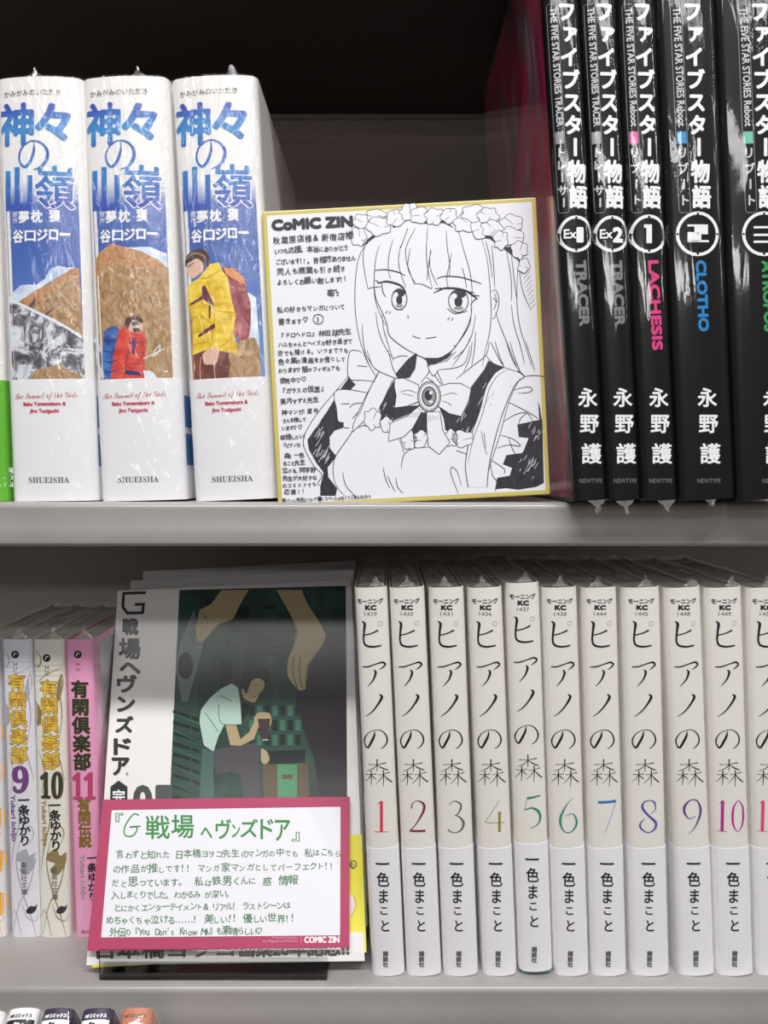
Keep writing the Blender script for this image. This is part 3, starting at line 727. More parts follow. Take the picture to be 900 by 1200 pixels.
# dress lines
st(Q, [[(255, 60), (300, 85), (310, 130), (300, 150), (272, 185)], [(310, 125), (330, 152), (352, 125)], [(352, 125), (430, 115), (470, 90), (490, 20)], [(345, 130), (372, 190)], [(300, 160), (330, 178)], [(335, 150), (365, 190)],
       [(90, 130), (45, 220), (0, 330)], [(155, 160), (110, 260), (88, 312)], [(0, 382), (20, 370), (62, 378)], [(188, 558), (200, 500), (240, 470), (305, 465)], [(110, 555), (118, 600), (138, 645)], [(128, 590), (145, 630), (162, 660)], [(165, 600), (172, 640), (197, 668)],
       [(440, 672), (420, 620), (405, 575), (412, 553), (435, 575), (452, 635)], [(180, 430), (192, 460), (200, 492)], [(430, 480), (475, 495)],
       [(728, 155), (770, 150), (822, 155)], [(680, 215), (740, 200), (765, 212), (742, 226), (700, 228)], [(660, 268), (740, 308), (792, 340)], [(640, 352), (690, 322), (740, 315), (768, 352)], [(740, 315), (712, 340), (703, 372)],
       [(625, 412), (680, 430), (712, 460), (660, 455), (608, 470)], [(660, 425), (676, 470), (692, 500)], [(720, 490), (746, 460), (750, 425)], [(580, 520), (640, 560), (640, 582)], [(580, 530), (590, 590), (612, 622), (600, 660)], [(700, 366), (705, 410)],
       [(560, 60), (590, 95), (640, 115), (700, 135), (735, 156)], [(600, 0), (618, 60), (640, 112)], [(665, 0), (690, 80), (715, 140), (735, 155)], [(735, 0), (760, 80), (775, 132)], [(575, 0), (560, 60), (500, 110), (430, 165)], [(500, 0), (490, 70), (462, 135)], [(650, 0), (672, 70), (705, 130)]])
for q in ([(640, 115), (600, 140), (562, 200), (532, 310), (490, 430), (470, 540), (482, 640), (565, 640), (575, 540), (600, 430), (640, 300), (690, 190), (728, 155), (700, 130)],):
    D.poly(Q(q), CARDW, 3); D.stroke(Q(q[:7]), SI, 4, 1.0); D.stroke(Q(q[7:]), SI, 4, 1.0)
st(Q, [[(655, 125), (612, 152), (575, 210), (545, 320), (505, 430), (480, 540)], [(712, 160), (665, 255), (625, 400), (590, 510), (572, 570)], [(540, 390), (550, 450), (565, 500)], [(552, 400), (560, 470)]], .8)
for k, (a, b, c, d) in enumerate([(60, 342, 30, 36), (125, 365, 26, 28), (222, 430, 27, 38), (275, 432, 25, 32), (405, 425, 24, 32), (455, 432, 38, 32)]):
    p = Q([(a, b)])[0]; frill(p[0], p[1], c / 3.75, d / 3.75, 50 + k, 5)
for q, cl in (([(260, 290), (210, 330), (140, 360), (132, 440), (200, 420), (240, 380), (278, 310)], 0), ([(300, 310), (300, 380), (307, 460), (355, 497), (402, 445), (370, 390), (358, 310)], 0),
              ([(160, 165), (200, 162), (262, 190), (275, 240), (265, 265), (215, 285), (160, 292), (166, 240), (158, 200)], 0), ([(350, 200), (400, 185), (450, 185), (495, 210), (485, 262), (452, 330), (400, 318), (350, 285)], 0)):
    D.poly(Q(q), CARDW, 7); D.stroke(Q(q), SI, 8, 1.0, closed=True, smooth=False)
st(Q, [[(180, 225), (220, 215), (258, 230)], [(195, 230), (240, 240)], [(365, 240), (410, 228), (435, 235)], [(370, 262), (400, 275), (406, 285)]], .8, 9)
for k in range(6): D.stroke(Q([(305 + k * 9, 322 + k * 2), (310 + k * 9, 352 - k * 2)]), SI, 9, .4); D.stroke(Q([(225 + k * 8, 315 - k), (215 + k * 9, 335)]), SI, 9, .4)
p = Q([(311, 243)])[0]
D.ellipse(p[0], p[1], 13.5, 17.5, CARDW, 9.5); D.ring(p[0], p[1], 13.3, 17.3, SI, 1.3, 10); D.ring(p[0], p[1], 11.5, 15.3, SI, .7, 10); D.ellipse(p[0], p[1], 8.8, 12, SIP, 10); D.ellipse(p[0], p[1], 7.4, 10.6, PALEGREY, 10.5); D.ellipse(p[0] - 1, p[1] - 1.5, 4.5, 6, SI, 11); D.ellipse(p[0] + 2, p[1] - 4.5, 1.9, 2.2, CARDW, 11.5); D.ellipse(p[0] + 2, p[1] + 6, 2.4, 1.6, CARDW, 11.5)
st(V, [[(500, 18), (470, 5), (425, 10), (410, 90), (412, 160), (430, 185), (520, 190), (578, 196)], [(470, 98), (530, 104)], [(410, 165), (350, 240), (240, 370), (160, 490), (135, 560), (145, 620), (200, 720), (250, 775), (225, 830), (250, 850), (240, 900)],
       [(330, 262), (360, 245), (430, 248), (530, 266)], [(330, 260), (325, 300), (340, 360), (350, 440), (386, 450)], [(370, 335), (422, 334)], [(420, 360), (450, 335), (500, 330)],
       [(605, 140), (520, 290), (450, 450), (430, 520), (340, 650), (320, 720), (325, 800), (350, 860), (392, 905)], [(700, 185), (650, 280), (600, 370)], [(512, 440), (440, 510)], [(380, 760), (398, 840), (462, 912)], [(385, 482), (420, 485)], [(440, 425), (480, 380)],
       [(530, 0), (560, 90), (600, 130), (690, 170), (722, 180)], [(660, 0), (690, 110), (722, 176)], [(505, 0), (530, 70), (582, 160)], [(690, 55), (740, 38), (782, 40)]])
D.build('ink_drawing', t)
T = Print(uvS, None, 0.00026); T.rng = random.Random(8)
T.text('CoMIC ZIN', 319.5, 269.5, 15.8, SI, 3, width=93.5, bold=1.2, rot=-0.052)
rows = [("秋葉原店様&新宿店様", 320, 285, 414, 9.6), ("いつも応援、本当にありがとう", 321, 297.5, 408, 8.2), ("ございます!!。皆様方ありません", 323, 310, 417, 8), ("同人も商業も引き続き", 324.5, 321.5, 406, 8.4), ("よろしくお願い致します!!", 324.5, 334, 408, 8.2),
        ("苺乃", 383, 347, 397, 8.5), ("私の好きなマンガについて", 324.5, 366, 405, 7.6), ("書きます♡", 326, 380, 363, 8), ("『ドロヘドロ』林田球先生", 326, 396, 412, 7.8), ("ハルちゃんとヘイズが好き過ぎて", 326, 406.5, 413, 7.2), ("空でも描ける。いつまででも", 325, 416.5, 409, 7.2),
        ("色々集の漫画をお借りして", 325.5, 426.5, 405, 7.4), ("おります♡服やフィギュアも", 326, 437, 398, 7.4), ("使用中♡♡", 327.5, 449, 360, 7.4), ("『ガラスの仮面』", 327, 461, 384, 8), ("美内すずえ先生", 328.5, 473, 374, 7.6), ("神マンガ!亜弓", 330, 486, 375, 7.4),
        ("さんを推して", 331, 495, 359, 6.6), ("います♡♡", 330, 504.5, 355, 6.8), ("結婚したい!", 328.5, 515, 359, 6.8), ("『ピアノの", 329.5, 524.5, 352, 6.6), ("森』一色", 333, 536.5, 356, 6.8), ("まこと先生.", 331.5, 545.5, 360, 6.6), ("泣ける.阿字野", 331, 554.5, 370, 6.6), ("先生が大好きな", 331, 563.5, 371, 6.8), ("のコミストでも", 331, 571.5, 372, 6.4),
        ("応援!!", 332.5, 579, 359, 7), ("新ペンに先生について書くスペースがなくてごめんなさい!", 331, 589, 436, 5.6)]
for s_, x0, y0, x1, sz in rows: T.hand(s_, x0, y0, x1, sz * 0.93, SI, rot=-0.052, bold=0.12)
T.ring(373, 374, 6, 5.6, SI, .8); T.text('3', 370.8, 377.5, 8, SI, 3)
T.build('handwriting', t)

# ================================================================== upper shelf, right: large black books
BLACK = M('black_cover', 14, 13, 15, 0.35, spec=0.2)
FS_Y = -0.022; FS_D = 0.180; FS_H = 0.257
SIL = M('silver_box_line', 130, 134, 142, 0.4)
fs = [((673, 582), (638, 0), 41.5, 'Ex1', 'TRACER', 'トレーサー', (150, 150, 150), (120, 124, 126), 'black large-format book numbered Ex1, first of the black row beside the drawn card', 19),
      ((713.5, 582), (682.5, 0), 41, 'Ex2', 'TRACER', 'トレーサー', (168, 168, 168), (120, 124, 126), 'black large-format book numbered Ex2', 19),
      ((753.5, 582), (725.5, 0), 44, '1', 'LACHESIS', 'リブート', (226, 92, 158), (214, 60, 130), 'black large-format book with pink square and circled 1 on its spine', 20),
      ((798, 582), (771.5, 0), 67.5, '2', 'CLOTHO', 'リブート', (36, 142, 208), (24, 128, 196), 'thick black book with blue square and circled 2 on its spine', 23.5),
      ((866, 582), (842, 0), 91, '3', 'ATROPOS', 'リブート', (112, 192, 166), (52, 150, 84), 'thick black book with pale green square, cut by the right edge of the picture', 23.5)]
MAGENTA = noise_mat('magenta_cover_art', [(0.36, s2l(60, 56, 62)), (0.44, s2l(196, 34, 90)), (0.52, s2l(226, 60, 120)), (0.58, s2l(120, 110, 118)), (0.68, s2l(206, 150, 176))], 26, stretch=(1, 1, 0.3), distortion=2.2, detail=3, rough=0.3)
b_m = MAGENTA.node_tree.nodes['Principled BSDF']; b_m.inputs['Coat Weight'].default_value = 1.0; b_m.inputs['Coat Roughness'].default_value = 0.03; b_m.inputs['Coat IOR'].default_value = 2.0
for i, (bl, tl, wpx, num, sub_, jp, csq, ctx, lab, cr) in enumerate(fs):
    mw, w, h = spine_frame(bl, tl, FS_Y, wpx - 1.5, ZU, 0.0012)
    t = thing('large_black_comic', lab, 'book', mw, 'black large-format comics on the upper shelf')
    rc = 0.0032; bu = 0.0012; yf = profile(w, bu, rc)
    jacket('cover', w, FS_H, FS_D, bu, rc, BLACK, t); pages(w, FS_H, FS_D, bu, rc, PAGE, t)
    if i == 0:
        mesh_obj('cover_art', [(-w / 2 - .00008, 0.006, 0.001), (-w / 2 - .00008, FS_D - .001, 0.001), (-w / 2 - .00008, FS_D - .001, FS_H - .001), (-w / 2 - .00008, 0.006, FS_H - .001)], [(0, 1, 2, 3)], MAGENTA, t)
    uv = px2uv(mw)
    P = Print(uv, yf, 0.00006)
    # centre line of the spine in the photograph
    def cxl(y, bl=bl, tl=tl, wpx=wpx): return tl[0] + (bl[0] - tl[0]) * y / 582.0 + wpx / 2 - 0.5
    if i == 4: 
        def cxl(y): return 883.5 + 24 * y / 582.0
    sl = (bl[0] - tl[0]) / 582.0
    big = 1.0 if i < 3 else 1.12
    xa, xb_ = -17.5 * big, -6.0 * big
    def pt(dx, y): return (cxl(y) + dx, y)
    box_ = [pt(xa + 1.5, 4), pt(xb_ - 1.5, 4), pt(xb_, 6), pt(xb_, 150), pt(xb_, 246), pt(xb_ - 1.5, 249), pt(xa + 1.5, 249), pt(xa, 246), pt(xa, 150), pt(xa, 6)]
    P.part('outline_box'); P.stroke(box_, SIL, 2, .7, closed=True, smooth=False)
    en = 'THE FIVE STAR STORIES ' + ('TRACER' if i < 2 else 'Reboot')
    P.part('english_lettering'); P.text(en, pt(xa + 3.4, 9)[0], 9, 10.5 * big, M('light_grey_ink', 198, 200, 204, .4), 3, width=139, rot=math.pi / 2 - sl, bold=.25)
    P.part('series_lettering'); SQ = M('square_' + num, *csq, 0.35); TX = M('name_' + num, *ctx, 0.35)
    P.poly([pt(xa + 1, 154), pt(xb_ - 1, 154), pt(xb_ - 1, 168), pt(xa + 1, 168)], SQ, 3)
    P.vtext(jp, pt((xa + xb_) / 2 + .3, 172)[0], 172, 12.5 * (1 if i < 3 else 1.1), M('light_grey_ink', 198, 200, 204, .4), 74.0 / len(jp), 3, bold=.45, dx=sl, wid=.95)
    tw = 24.5
    P.part('title_lettering'); P.vtext('ファイブスター', pt(5.8 * big, 1)[0], 1, tw, WINK, 26.6, 4, bold=1.05, dx=sl, wid=.92)
    P.vtext('物語', pt(6.8 * big, 187)[0], 187, 28, WINK, 29.5, 4, bold=.95, dx=sl, wid=.82)
    c = pt(0.5, 274)
    P.part('volume_emblem'); P.ring(c[0], c[1], cr, cr * 1.04, WINK, 3.6, 4)
    for a in range(4): P.ellipse(c[0] + (cr) * math.cos(a * math.pi / 2), c[1] + cr * math.sin(a * math.pi / 2), 1.4, 1.4, BLACK, 5)
    if num == '1': P.rect(c[0] - 3.2, c[1] - 11, c[0] + 3.2, c[1] + 11, WINK, 4); P.rect(c[0] - 6, c[1] - 11, c[0], c[1] - 7, WINK, 4)
    elif num == '2':
        x, y = c
        P.rect(x - 12, y - 11, x + 12, y - 8.6, WINK, 4); P.rect(x - 4, y - 9, x + 12, y + .5, WINK, 4); P.rect(x - 12, y - 2, x + 4, y + 9.5, WINK, 4); P.rect(x - 12, y + 7.4, x + 13, y + 9.8, WINK, 4)
    elif num == '3':
        x, y = c
        for dy in (-9, 0, 8): P.rect(x - 12, y + dy, x + 12, y + dy + 2.6, WINK, 4)
    else:
        P.text('Ex', c[0] - 14, c[1] + 5, 15, WINK, 4, width=14, bold=.35); P.text(num[-1], c[0] + 1.5, c[1] + 9, 23, WINK, 4, width=10 if num[-1] == '2' else 6, bold=1.3)
    P.part('story_lettering'); P.text(sub_, pt(-1.5 if i < 3 else -3, 306)[0], 306, 16, TX, 3, width=76 if i < 2 else (104 if i == 2 else 82), rot=math.pi / 2 - sl, bold=.9)
    P.part('author_lettering'); P.vtext('永野', pt(3.5, 454)[0], 454, 23.5, WINK, 30.5, 4, bold=.55, dx=sl)
    P.vtext('護', pt(4, 519)[0], 519, 25, WINK, 26, 4, bold=.55, dx=sl)
    P.part('imprint_lettering'); P.text('NEWTYPE', pt(-13, 566)[0], 566, 7.5, GREYINK, 3, width=27, bold=.2)
    P.build('spine_lettering', t)
    wrap_sleeve(w, FS_H, FS_D, bu, rc, F_black, t, 40 + i, flap_top=0.004, flap_bot=0.0055 if i < 3 else 0.0035, noise=0.00006)

# ================================================================== lower shelf, left: small paperbacks
YK_Y = 0.032; YK_D = 0.105
GOLDI = noise_mat('gold_title_ink', [(0.4, s2l(196, 146, 40)), (0.6, s2l(236, 200, 66))], 300)
BRZ = M('bronze_outline_ink', 120, 96, 60)
yk = [((-27.5, 1102), (-38, 755), 35, None, 'white and orange paperback spine cut by the left edge of the picture', (226, 224, 226), (236, 170, 40), (236, 170, 40), None),
      ((12, 1104), (0.5, 755), 35.5, '9', 'small silver-patterned paperback numbered 9', (222, 220, 228), (168, 166, 178), (112, 66, 124), ('34', '27')),
      ((46, 1104), (37, 754), 37.5, '10', 'small olive-patterned cream paperback numbered 10', (228, 224, 214), (140, 124, 78), (52, 56, 42), ('34', '28')),
      ((87.5, 1107), (75, 755), 33.5, '11', 'small bright pink paperback numbered 11 beside the face-out comic', (236, 160, 200), (240, 176, 210), (200, 60, 120), ('34', '41'))]
for i, (bl, tl, wpx, num, lab, cb, cf, cn, code) in enumerate(yk):
    mw, w, h = spine_frame(bl, tl, YK_Y, wpx, ZL)
    h = 0.1573
    w -= 0.0003
    t = thing('small_paperback', lab, 'book', mw, 'small paperbacks on the lower shelf')
    bu, rc = 0.0012, 0.0018; yf = profile(w, bu, rc)
    CB = M('paperback_cover_%d' % i, *cb, 0.35); CF = M('flourish_ink_%d' % i, *cf, 0.45); CN = M('numeral_ink_%d' % i, *cn, 0.45)
    jacket('cover', w, h, YK_D, bu, rc, CB, t); pages(w, h, YK_D, bu, rc, PAGE, t)
    P = Print(px2uv(mw), yf, 0.00006); P.part('flourish')
    def cx2(y, bl=bl, tl=tl, wpx=wpx): return tl[0] + (bl[0] - tl[0]) * (y - 755) / 348.0 + wpx / 2
    def pt(dx, y): return (cx2(y) + dx, y)
    def curl(pts, w_=1.1, m=None): P.stroke([pt(a, b) + (w_ * c_,) for a, b, c_ in pts], m or CF, 1)
    if num != '11':
        for q in ([(13, 1100, .3), (6, 1070, 1.2), (-3, 1040, 1.4), (-8, 1010, 1), (-2, 985, .5)], [(-15, 1095, .4), (-6, 1060, 1), (6, 1040, 1.3), (14, 1010, .6)], [(-2, 1060, .5), (3, 1075, 1.2), (12, 1080, .8), (15, 1072, .3)],
                  [(-15, 1020, .3), (-10, 990, 1.3), (-3, 965, 1.2), (-4, 940, .4)], [(8, 990, .4), (13, 978, 1), (9, 968, 1), (5, 974, .6)], [(6, 800, .4), (12, 815, 1.2), (14, 840, 1), (10, 870, .4)], [(-15, 762, .4), (-8, 772, 1.4), (-12, 782, 1.3), (-16, 778, .6)],
                  [(-14, 800, .4), (-4, 792, .9), (15, 782, .5)], [(-14, 880, .3), (-8, 905, 1), (-12, 930, .6)], [(2, 870, .3), (10, 890, 1.2), (15, 915, .5)], [(-4, 1098, .4), (-9, 1075, 1), (-13, 1066, .6), (-15, 1076, .3)]): curl(q)
        P.poly([pt(a, b) for a, b in ((-6, 1000), (4, 995), (8, 1003), (15, 1000), (13, 1015), (4, 1026), (-4, 1020), (2, 1012), (-8, 1008))], CF, 1, True)
        P.poly([pt(a, b) for a, b in ((11, 798), (15, 790), (16, 805), (11, 822), (8, 815))], CF, 1, True); P.poly([pt(a, b) for a, b in ((-17, 822), (-11, 830), (-10, 845), (-16, 850))], CF, 1, True)
    else:
        for q in ([(-12, 1100, .4), (-6, 1050, 1), (4, 1000, .8), (12, 960, .4)], [(-14, 900, .3), (-8, 850, .8), (-10, 790, .4)]): curl(q, 2.0)
    P.part('code_label')
    if code:
        c = pt(-1 if num != '10' else -1.5, 767 if num != '10' else 771); P.ellipse(c[0], c[1], 4.6, 4.6, INK, 3); P.stroke([(c[0] - 1.5, c[1] + 2), (c[0] - .5, c[1] - 1.5), (c[0] + 2, c[1] - 1)], WINK, 4, .9)
        dy = 0 if num != '10' else 4
        for k, tx in enumerate(code): P.text(tx, c[0], c[1] + 13.5 + k * 6.2, 6, GREYINK, 3, align='c')
        for k in range(3): P.stroke([pt(-wpx / 2 + 1.5, 776 + k * 6 + dy), pt(wpx / 2 - 2.5, 776 + k * 6 + dy)], CF, 2, .35, smooth=False)
    ty = {'9': 789, '10': 796, '11': 797, None: 790}[num]
    if num == '11': cA, cO = M('dark_green_title_ink', 40, 46, 30), M('olive_outline_ink', 120, 104, 60)
    else: cA, cO = GOLDI, BRZ
    P.part('title_lettering')
    if num:
        P.vtext('有閑倶楽部', pt(0, ty)[0], ty, 21, cO, 21.3, 3, bold=1.15, dx=.033); P.vtext('有閑倶楽部', pt(0, ty)[0], ty, 21, cA, 21.3, 4.5, bold=.55, dx=.033)
        P.part('volume_numeral'); ny = ty + 109
        vs_ = num
        mp = {'9': '𝟗', '10': '𝟏𝟎', '11': '𝟏𝟏'}[num]
        bx0 = cx2(ny + 15)
        P.text(mp, 0, 0, 0, cO if num != '9' else CN, 3, box=(bx0 - (9 if num == '9' else 13), ny, bx0 + (9 if num == '9' else 13), ny + 31), bold=.9)
        P.text(mp, 0, 0, 0, CN, 4.5, box=(bx0 - (8.6 if num == '9' else 12.4), ny + .5, bx0 + (8.6 if num == '9' else 12.4), ny + 30.5), bold=.3)
    if num in ('9', '10'):
        ay = 931 if num == '9' else 937
        P.part('author_lettering'); P.vtext('一条ゆかり', pt(3.5, ay)[0], ay, 13.5, INK, 11.8, 4, bold=.45, dx=.033)
        P.text('Yukari Ichijo', pt(-12, ay + 1)[0], ay + 1, 8, CN if num == '9' else M('ochre_ink', 160, 120, 50), 3, width=54, rot=math.pi / 2 - .03, bold=.3)
        P.part('publisher_lettering'); P.vtext('集英社文庫', pt(1, ay + 79)[0], ay + 79, 7.6, GREYINK, 7.8, 4, bold=.12, dx=.033)
        P.poly([pt(a, b) for a, b in ((2, 1067), (7, 1062), (12, 1063), (14, 1060), (13, 1067), (8, 1071), (3, 1070))], INK, 4, True)
    elif num == '11':
        P.part('subtitle_lettering'); P.vtext('有閑伝説', pt(0, 936)[0], 936, 15.5, M('dark_gold_ink', 128, 104, 32), 14, 4, bold=.7, dx=.033)
        P.part('author_lettering'); P.vtext('一条ゆかり', pt(7, 1000)[0], 1000, 11.5, INK, 11.2, 4, bold=.4, dx=.033)
        P.text('Yukari Ichijo', pt(-7, 1002)[0], 1002, 8, PALEGREY, 3, width=52, rot=math.pi / 2 - .03, bold=.3)
        P.text('集英社', pt(-9, 1094)[0], 1094, 5, GREYINK, 4, width=16)
    else:
        for yy in (860, 905, 960, 1010, 1060): P.ellipse(pt(10, yy)[0], yy, 8, 14, CF, 2)
    P.build('spine_lettering', t)
    if num == '11':
        xs = w / 2 + .00008
        mesh_obj('cover_art', [(xs, 0.014, 0.05), (xs, .10, 0.05), (xs, .10, h - .004), (xs, 0.010, h - .004)], [(0, 1, 2, 3)], noise_mat('grey_white_cover_art', [(0.4, s2l(226, 222, 226)), (0.6, s2l(150, 148, 154))], 30, detail=3), t)
    wrap_sleeve(w, h, YK_D, bu, rc, F_tight, t, 60 + i, flap_top=0.004, noise=0.00004)

# ================================================================== lower shelf: ten white volumes
PI_D = 0.128; PI_H = 0.1886
DIG = {'1': [[(.28, .88, .02), (.5, .975, .05)], [(.5, .98, .10), (.5, .5, .10), (.5, .01, .10)], [(.15, .005, .022), (.85, .005, .022)]],
       '2': [[(.18, .74, .05), (.24, .9, .03), (.5, .99, .03), (.8, .88, .08), (.82, .7, .09), (.62, .45, .06), (.35, .2, .035), (.12, .05, .03)], [(.1, .03, .075), (.9, .03, .075)]],
       '3': [[(.15, .85, .02), (.4, .98, .03), (.72, .9, .06), (.75, .75, .07), (.6, .58, .04), (.45, .53, .02)], [(.45, .53, .02), (.7, .47, .05), (.9, .28, .09), (.8, .08, .07), (.5, -.02, .03), (.2, .02, .04), (.12, .08, .05)]],
       '4': [[(.72, 1.0, .018), (0, .30, .018)], [(0, .29, .02), (1, .29, .02)], [(.74, .64, .09), (.74, .0, .09)]],
       '5': [[(.25, .92, .08), (.95, 1.0, .05)], [(.26, .93, .015), (.14, .55, .015)], [(.14, .55, .03), (.5, .62, .06), (.85, .5, .09), (.95, .28, .08), (.8, .08, .04), (.45, -.02, .02)]],
       '6': [[(.72, 1.08, .01), (.4, .85, .04), (.14, .5, .08), (.12, .24, .08), (.32, .01, .04), (.65, .0, .04), (.92, .2, .08), (.92, .4, .07), (.7, .58, .03), (.35, .5, .02)]],
       '7': [[(.05, .93, .085), (.97, .97, .085)], [(.95, .93, .02), (.42, -.04, .015)]],
       '8': [[(.85, .8, .04), (.8, .93, .06), (.55, 1, .03), (.25, .93, .05), (.2, .75, .08), (.5, .52, .07), (.88, .3, .09), (.85, .1, .07), (.5, -.02, .03), (.15, .1, .06), (.1, .25, .05), (.3, .42, .02)], [(.62, .58, .02), (.85, .7, .03), (.85, .82, .05)]],
       '9': [[(.28, -.08, .01), (.6, .15, .04), (.86, .5, .08), (.88, .76, .08), (.68, .99, .04), (.35, 1.0, .04), (.08, .8, .08), (.08, .6, .07), (.3, .42, .03), (.65, .5, .02)]],
       '0': [[(.5, 1.0, .02), (.14, .8, .06), (.05, .5, .08), (.14, .2, .06), (.5, 0, .02), (.86, .2, .06), (.95, .5, .08), (.86, .8, .06), (.5, 1.0, .02)]]}
def digits(P, s_, cx_, ytop, H, m):
    n = len(s_); W = H * (.62 if n == 1 else .40); gap = H * .09
    tot = n * W + (n - 1) * gap; x = cx_ - tot / 2
    for ch in s_:
        for q in DIG[ch]: P.stroke([(x + a * W, ytop + H * (1 - b), c * H * .95) for a, b, c in q], m, 3)
        x += W + gap
pb = [((436.5, 1146), (415, 690), 39.5, '1', '1429', (214, 52, 92)), ((477.5, 1147), (456.5, 690), 42, '2', '1430', (132, 40, 66)), ((521, 1146), (503, 690), 42, '3', '1431', (110, 100, 104)),
      ((567.5, 1145), (549, 689), 41, '4', '1436', (140, 140, 60)), ((610, 1141), (593.5, 684.5), 40.5, '5', '1437', (54, 134, 110)), ((651.5, 1145), (636.5, 689), 42, '6', '1438', (56, 140, 120)),
      ((695.5, 1146), (683, 690), 42.5, '7', '1444', (50, 110, 190)), ((742, 1147), (730, 691), 46.5, '8', '1445', (84, 80, 156)), ((797.5, 1146), (780, 690), 44.5, '9', '1448', (92, 64, 130)),
      ((842.5, 1146), (828, 691), 45, '10', '1449', (176, 50, 140)), ((889.5, 1146), (877, 691), 44, '11', '1450', (226, 70, 130))]
ref = None; title_me = None
FILMP = F_tight
for i, (bl, tl, wpx, num, code, cn) in enumerate(pb):
    mw, w, h = spine_frame(bl, tl, 0.0, wpx - .8, ZL, 0.0022 if num == '5' else 0.0)
    lab = {'2': 'white comic spine with a dark wine red numeral 2', '3': 'white comic spine with a thin grey numeral 3', '4': 'white comic spine with an olive green numeral 4', '6': 'white comic spine with a slim sea-green numeral 6', '7': 'white comic spine whose numeral 7 has a bright blue bar', '8': 'white comic spine with an indigo numeral 8', '9': 'white comic spine with a dark violet numeral 9', '10': 'white comic spine with the two-digit magenta numeral 10'}.get(num, '')
    if num == '5': lab = 'white comic spine with green numeral 5, standing slightly higher than its neighbours'
    if num == '11': lab = 'white comic spine with pink numeral, cut by the right edge of the picture'
    if num == '1': lab = 'white comic spine with pink-red numeral 1, first of the white row beside the face-out comic'
    t = thing('white_comic', lab, 'book', mw, 'white numbered comics on the lower shelf')
    bu, rc = 0.0020, 0.0022; yf = profile(w, bu, rc)
    jacket('cover', w, PI_H, PI_D, bu, rc, WHITE_W, t); pages(w, PI_H, PI_D, bu, rc, PAGE, t)
    jacket('paper_band', w, 0.0630, PI_D, bu, rc, OBI_W, t, grow=0.00018, t=0.00016)
    if num == '5': box('paper_slip', -w / 2 + .001, w / 2 - .001, 0.0022, 0.12, -0.0021, -0.0002, M('teal_slip', 96, 150, 132, .5), t)
    if True:
        ref = ref or px2uv(mw)
        P = Print(ref, yf, 0.00006)
        P.part('imprint_lettering'); P.text('モーニング', 419, 707.5, 6.6, INK, 3, width=30, bold=.25, rot=-.02); P.text('KC', 428.3, 714.6, 7.2, INK, 3, width=12.4, bold=.6)
        f = sub(410, 670, 4.286); P.part('title_lettering')
        Wd = lambda pts, k=1.0: [(a, b, c * k) for a, b, c in pts]
        for q in ([(60, 250, .6), (74, 262, 2.4), (71, 300, 2.0), (69, 345, 1.7), (80, 370, 2.0), (115, 377, 1.8), (158, 371, 1.4)], [(71, 320, 1.2), (110, 309, 1.2), (142, 294, 1.7)],
                  [(62, 480, 1.0), (90, 478, 1.3), (130, 464, 1.1), (163, 456, 1.7), (178, 468, 1.8), (162, 484, 1.2), (148, 493, .5)], [(120, 493, .8), (130, 506, 2.2), (118, 542, 1.5), (90, 577, .5)],
                  [(148, 616, .8), (161, 630, 2.6), (142, 665, 1.8), (112, 703, 1.2), (80, 729, .5)],
                  [(125, 800, .5), (122, 825, 2.0), (106, 860, 2.2), (90, 886, 1.7), (76, 870, 1.2), (74, 845, 1.3), (90, 815, .8), (120, 797, .6), (155, 797, .8), (180, 820, 1.3), (188, 850, 1.6), (176, 875, 1.2), (155, 889, .5)]):
            P.stroke([(a, b, c * 1.25) for a, b, c in f(q)], INK, 3)
        P.ring(445.7, 731, 2.6, 2.6, PALEGREY, .55, 3)
        tree = [([(431.5, 896.5, .7), (442, 895.6, .5), (452.5, 894.2, 1.1)], 0), ([(441.8, 889.5, 1.3), (442, 897, 1), (441.8, 904, .6)], 0), ([(441.5, 896.5, .8), (437, 901, .8), (430, 904.5, .4)], 0), ([(442.5, 896.5, .5), (448, 900, 1.2), (455, 903, .9)], 0),
                ([(428.5, 908.5, .6), (435, 908, .5), (441, 906.8, .9)], 0), ([(435, 903.5, 1.1), (435.2, 912, 1), (434.8, 921, .5)], 0), ([(434.6, 908.5, .8), (432, 913, .7), (427.5, 917.5, .3)], 0), ([(435.6, 909, .5), (438, 911, 1.), (441, 913.5, .5)], 0),
                ([(443, 908, .6), (450, 907, .5), (457, 905.6, 1.0)], 0), ([(449.4, 902.5, 1.2), (449.6, 912, 1), (449.2, 922, .5)], 0), ([(449, 908, .8), (446, 913, .8), (440.5, 918.5, .3)], 0), ([(450, 908, .5), (454, 913, 1.2), (459.5, 917.5, 1.1)], 0)]
        for q, _ in tree: P.stroke([(a, b, c * 1.15) for a, b, c in q], INK, 3)
        P.part('author_lettering')
        for ch, bx in (('一', (440.5, 1011.4, 456, 1013)), ('色', (441.5, 1022, 456, 1038.5)), ('ま', (444.5, 1042.5, 454.5, 1058)), ('こ', (446, 1063, 454, 1071.5)), ('と', (447, 1078.5, 456, 1091))):
            P.text(ch, 0, 0, 0, INK, 3, box=bx, bold=.28)
        P.part('publisher_lettering'); P.vtext('講談社', 451.8, 1114.2, 6.4, GREYINK, 6.3, 3, bold=.3)
        title_me = P.build('title_lettering', t)
        for tt in title_me:
            for v in tt.data.vertices: v.co.y -= 0.00020 if v.co.z < 0.064 else 0
    P = Print(ref, yf, 0.00007)
    P.text(code, 427, 721.6, 6.3, GREYINK, 3, width=14.5)
    P.build('catalogue_number', t)
    P = Print(ref, yf, 0.00007)
    digits(P, num, 447 if len(num) == 1 else 444.5, 938, 37, M('numeral_%s' % num, *cn, 0.4)); P.build('volume_numeral', t)
    if num in ('8', '9'):
        P = Print(lambda a, b: (a, b), None)
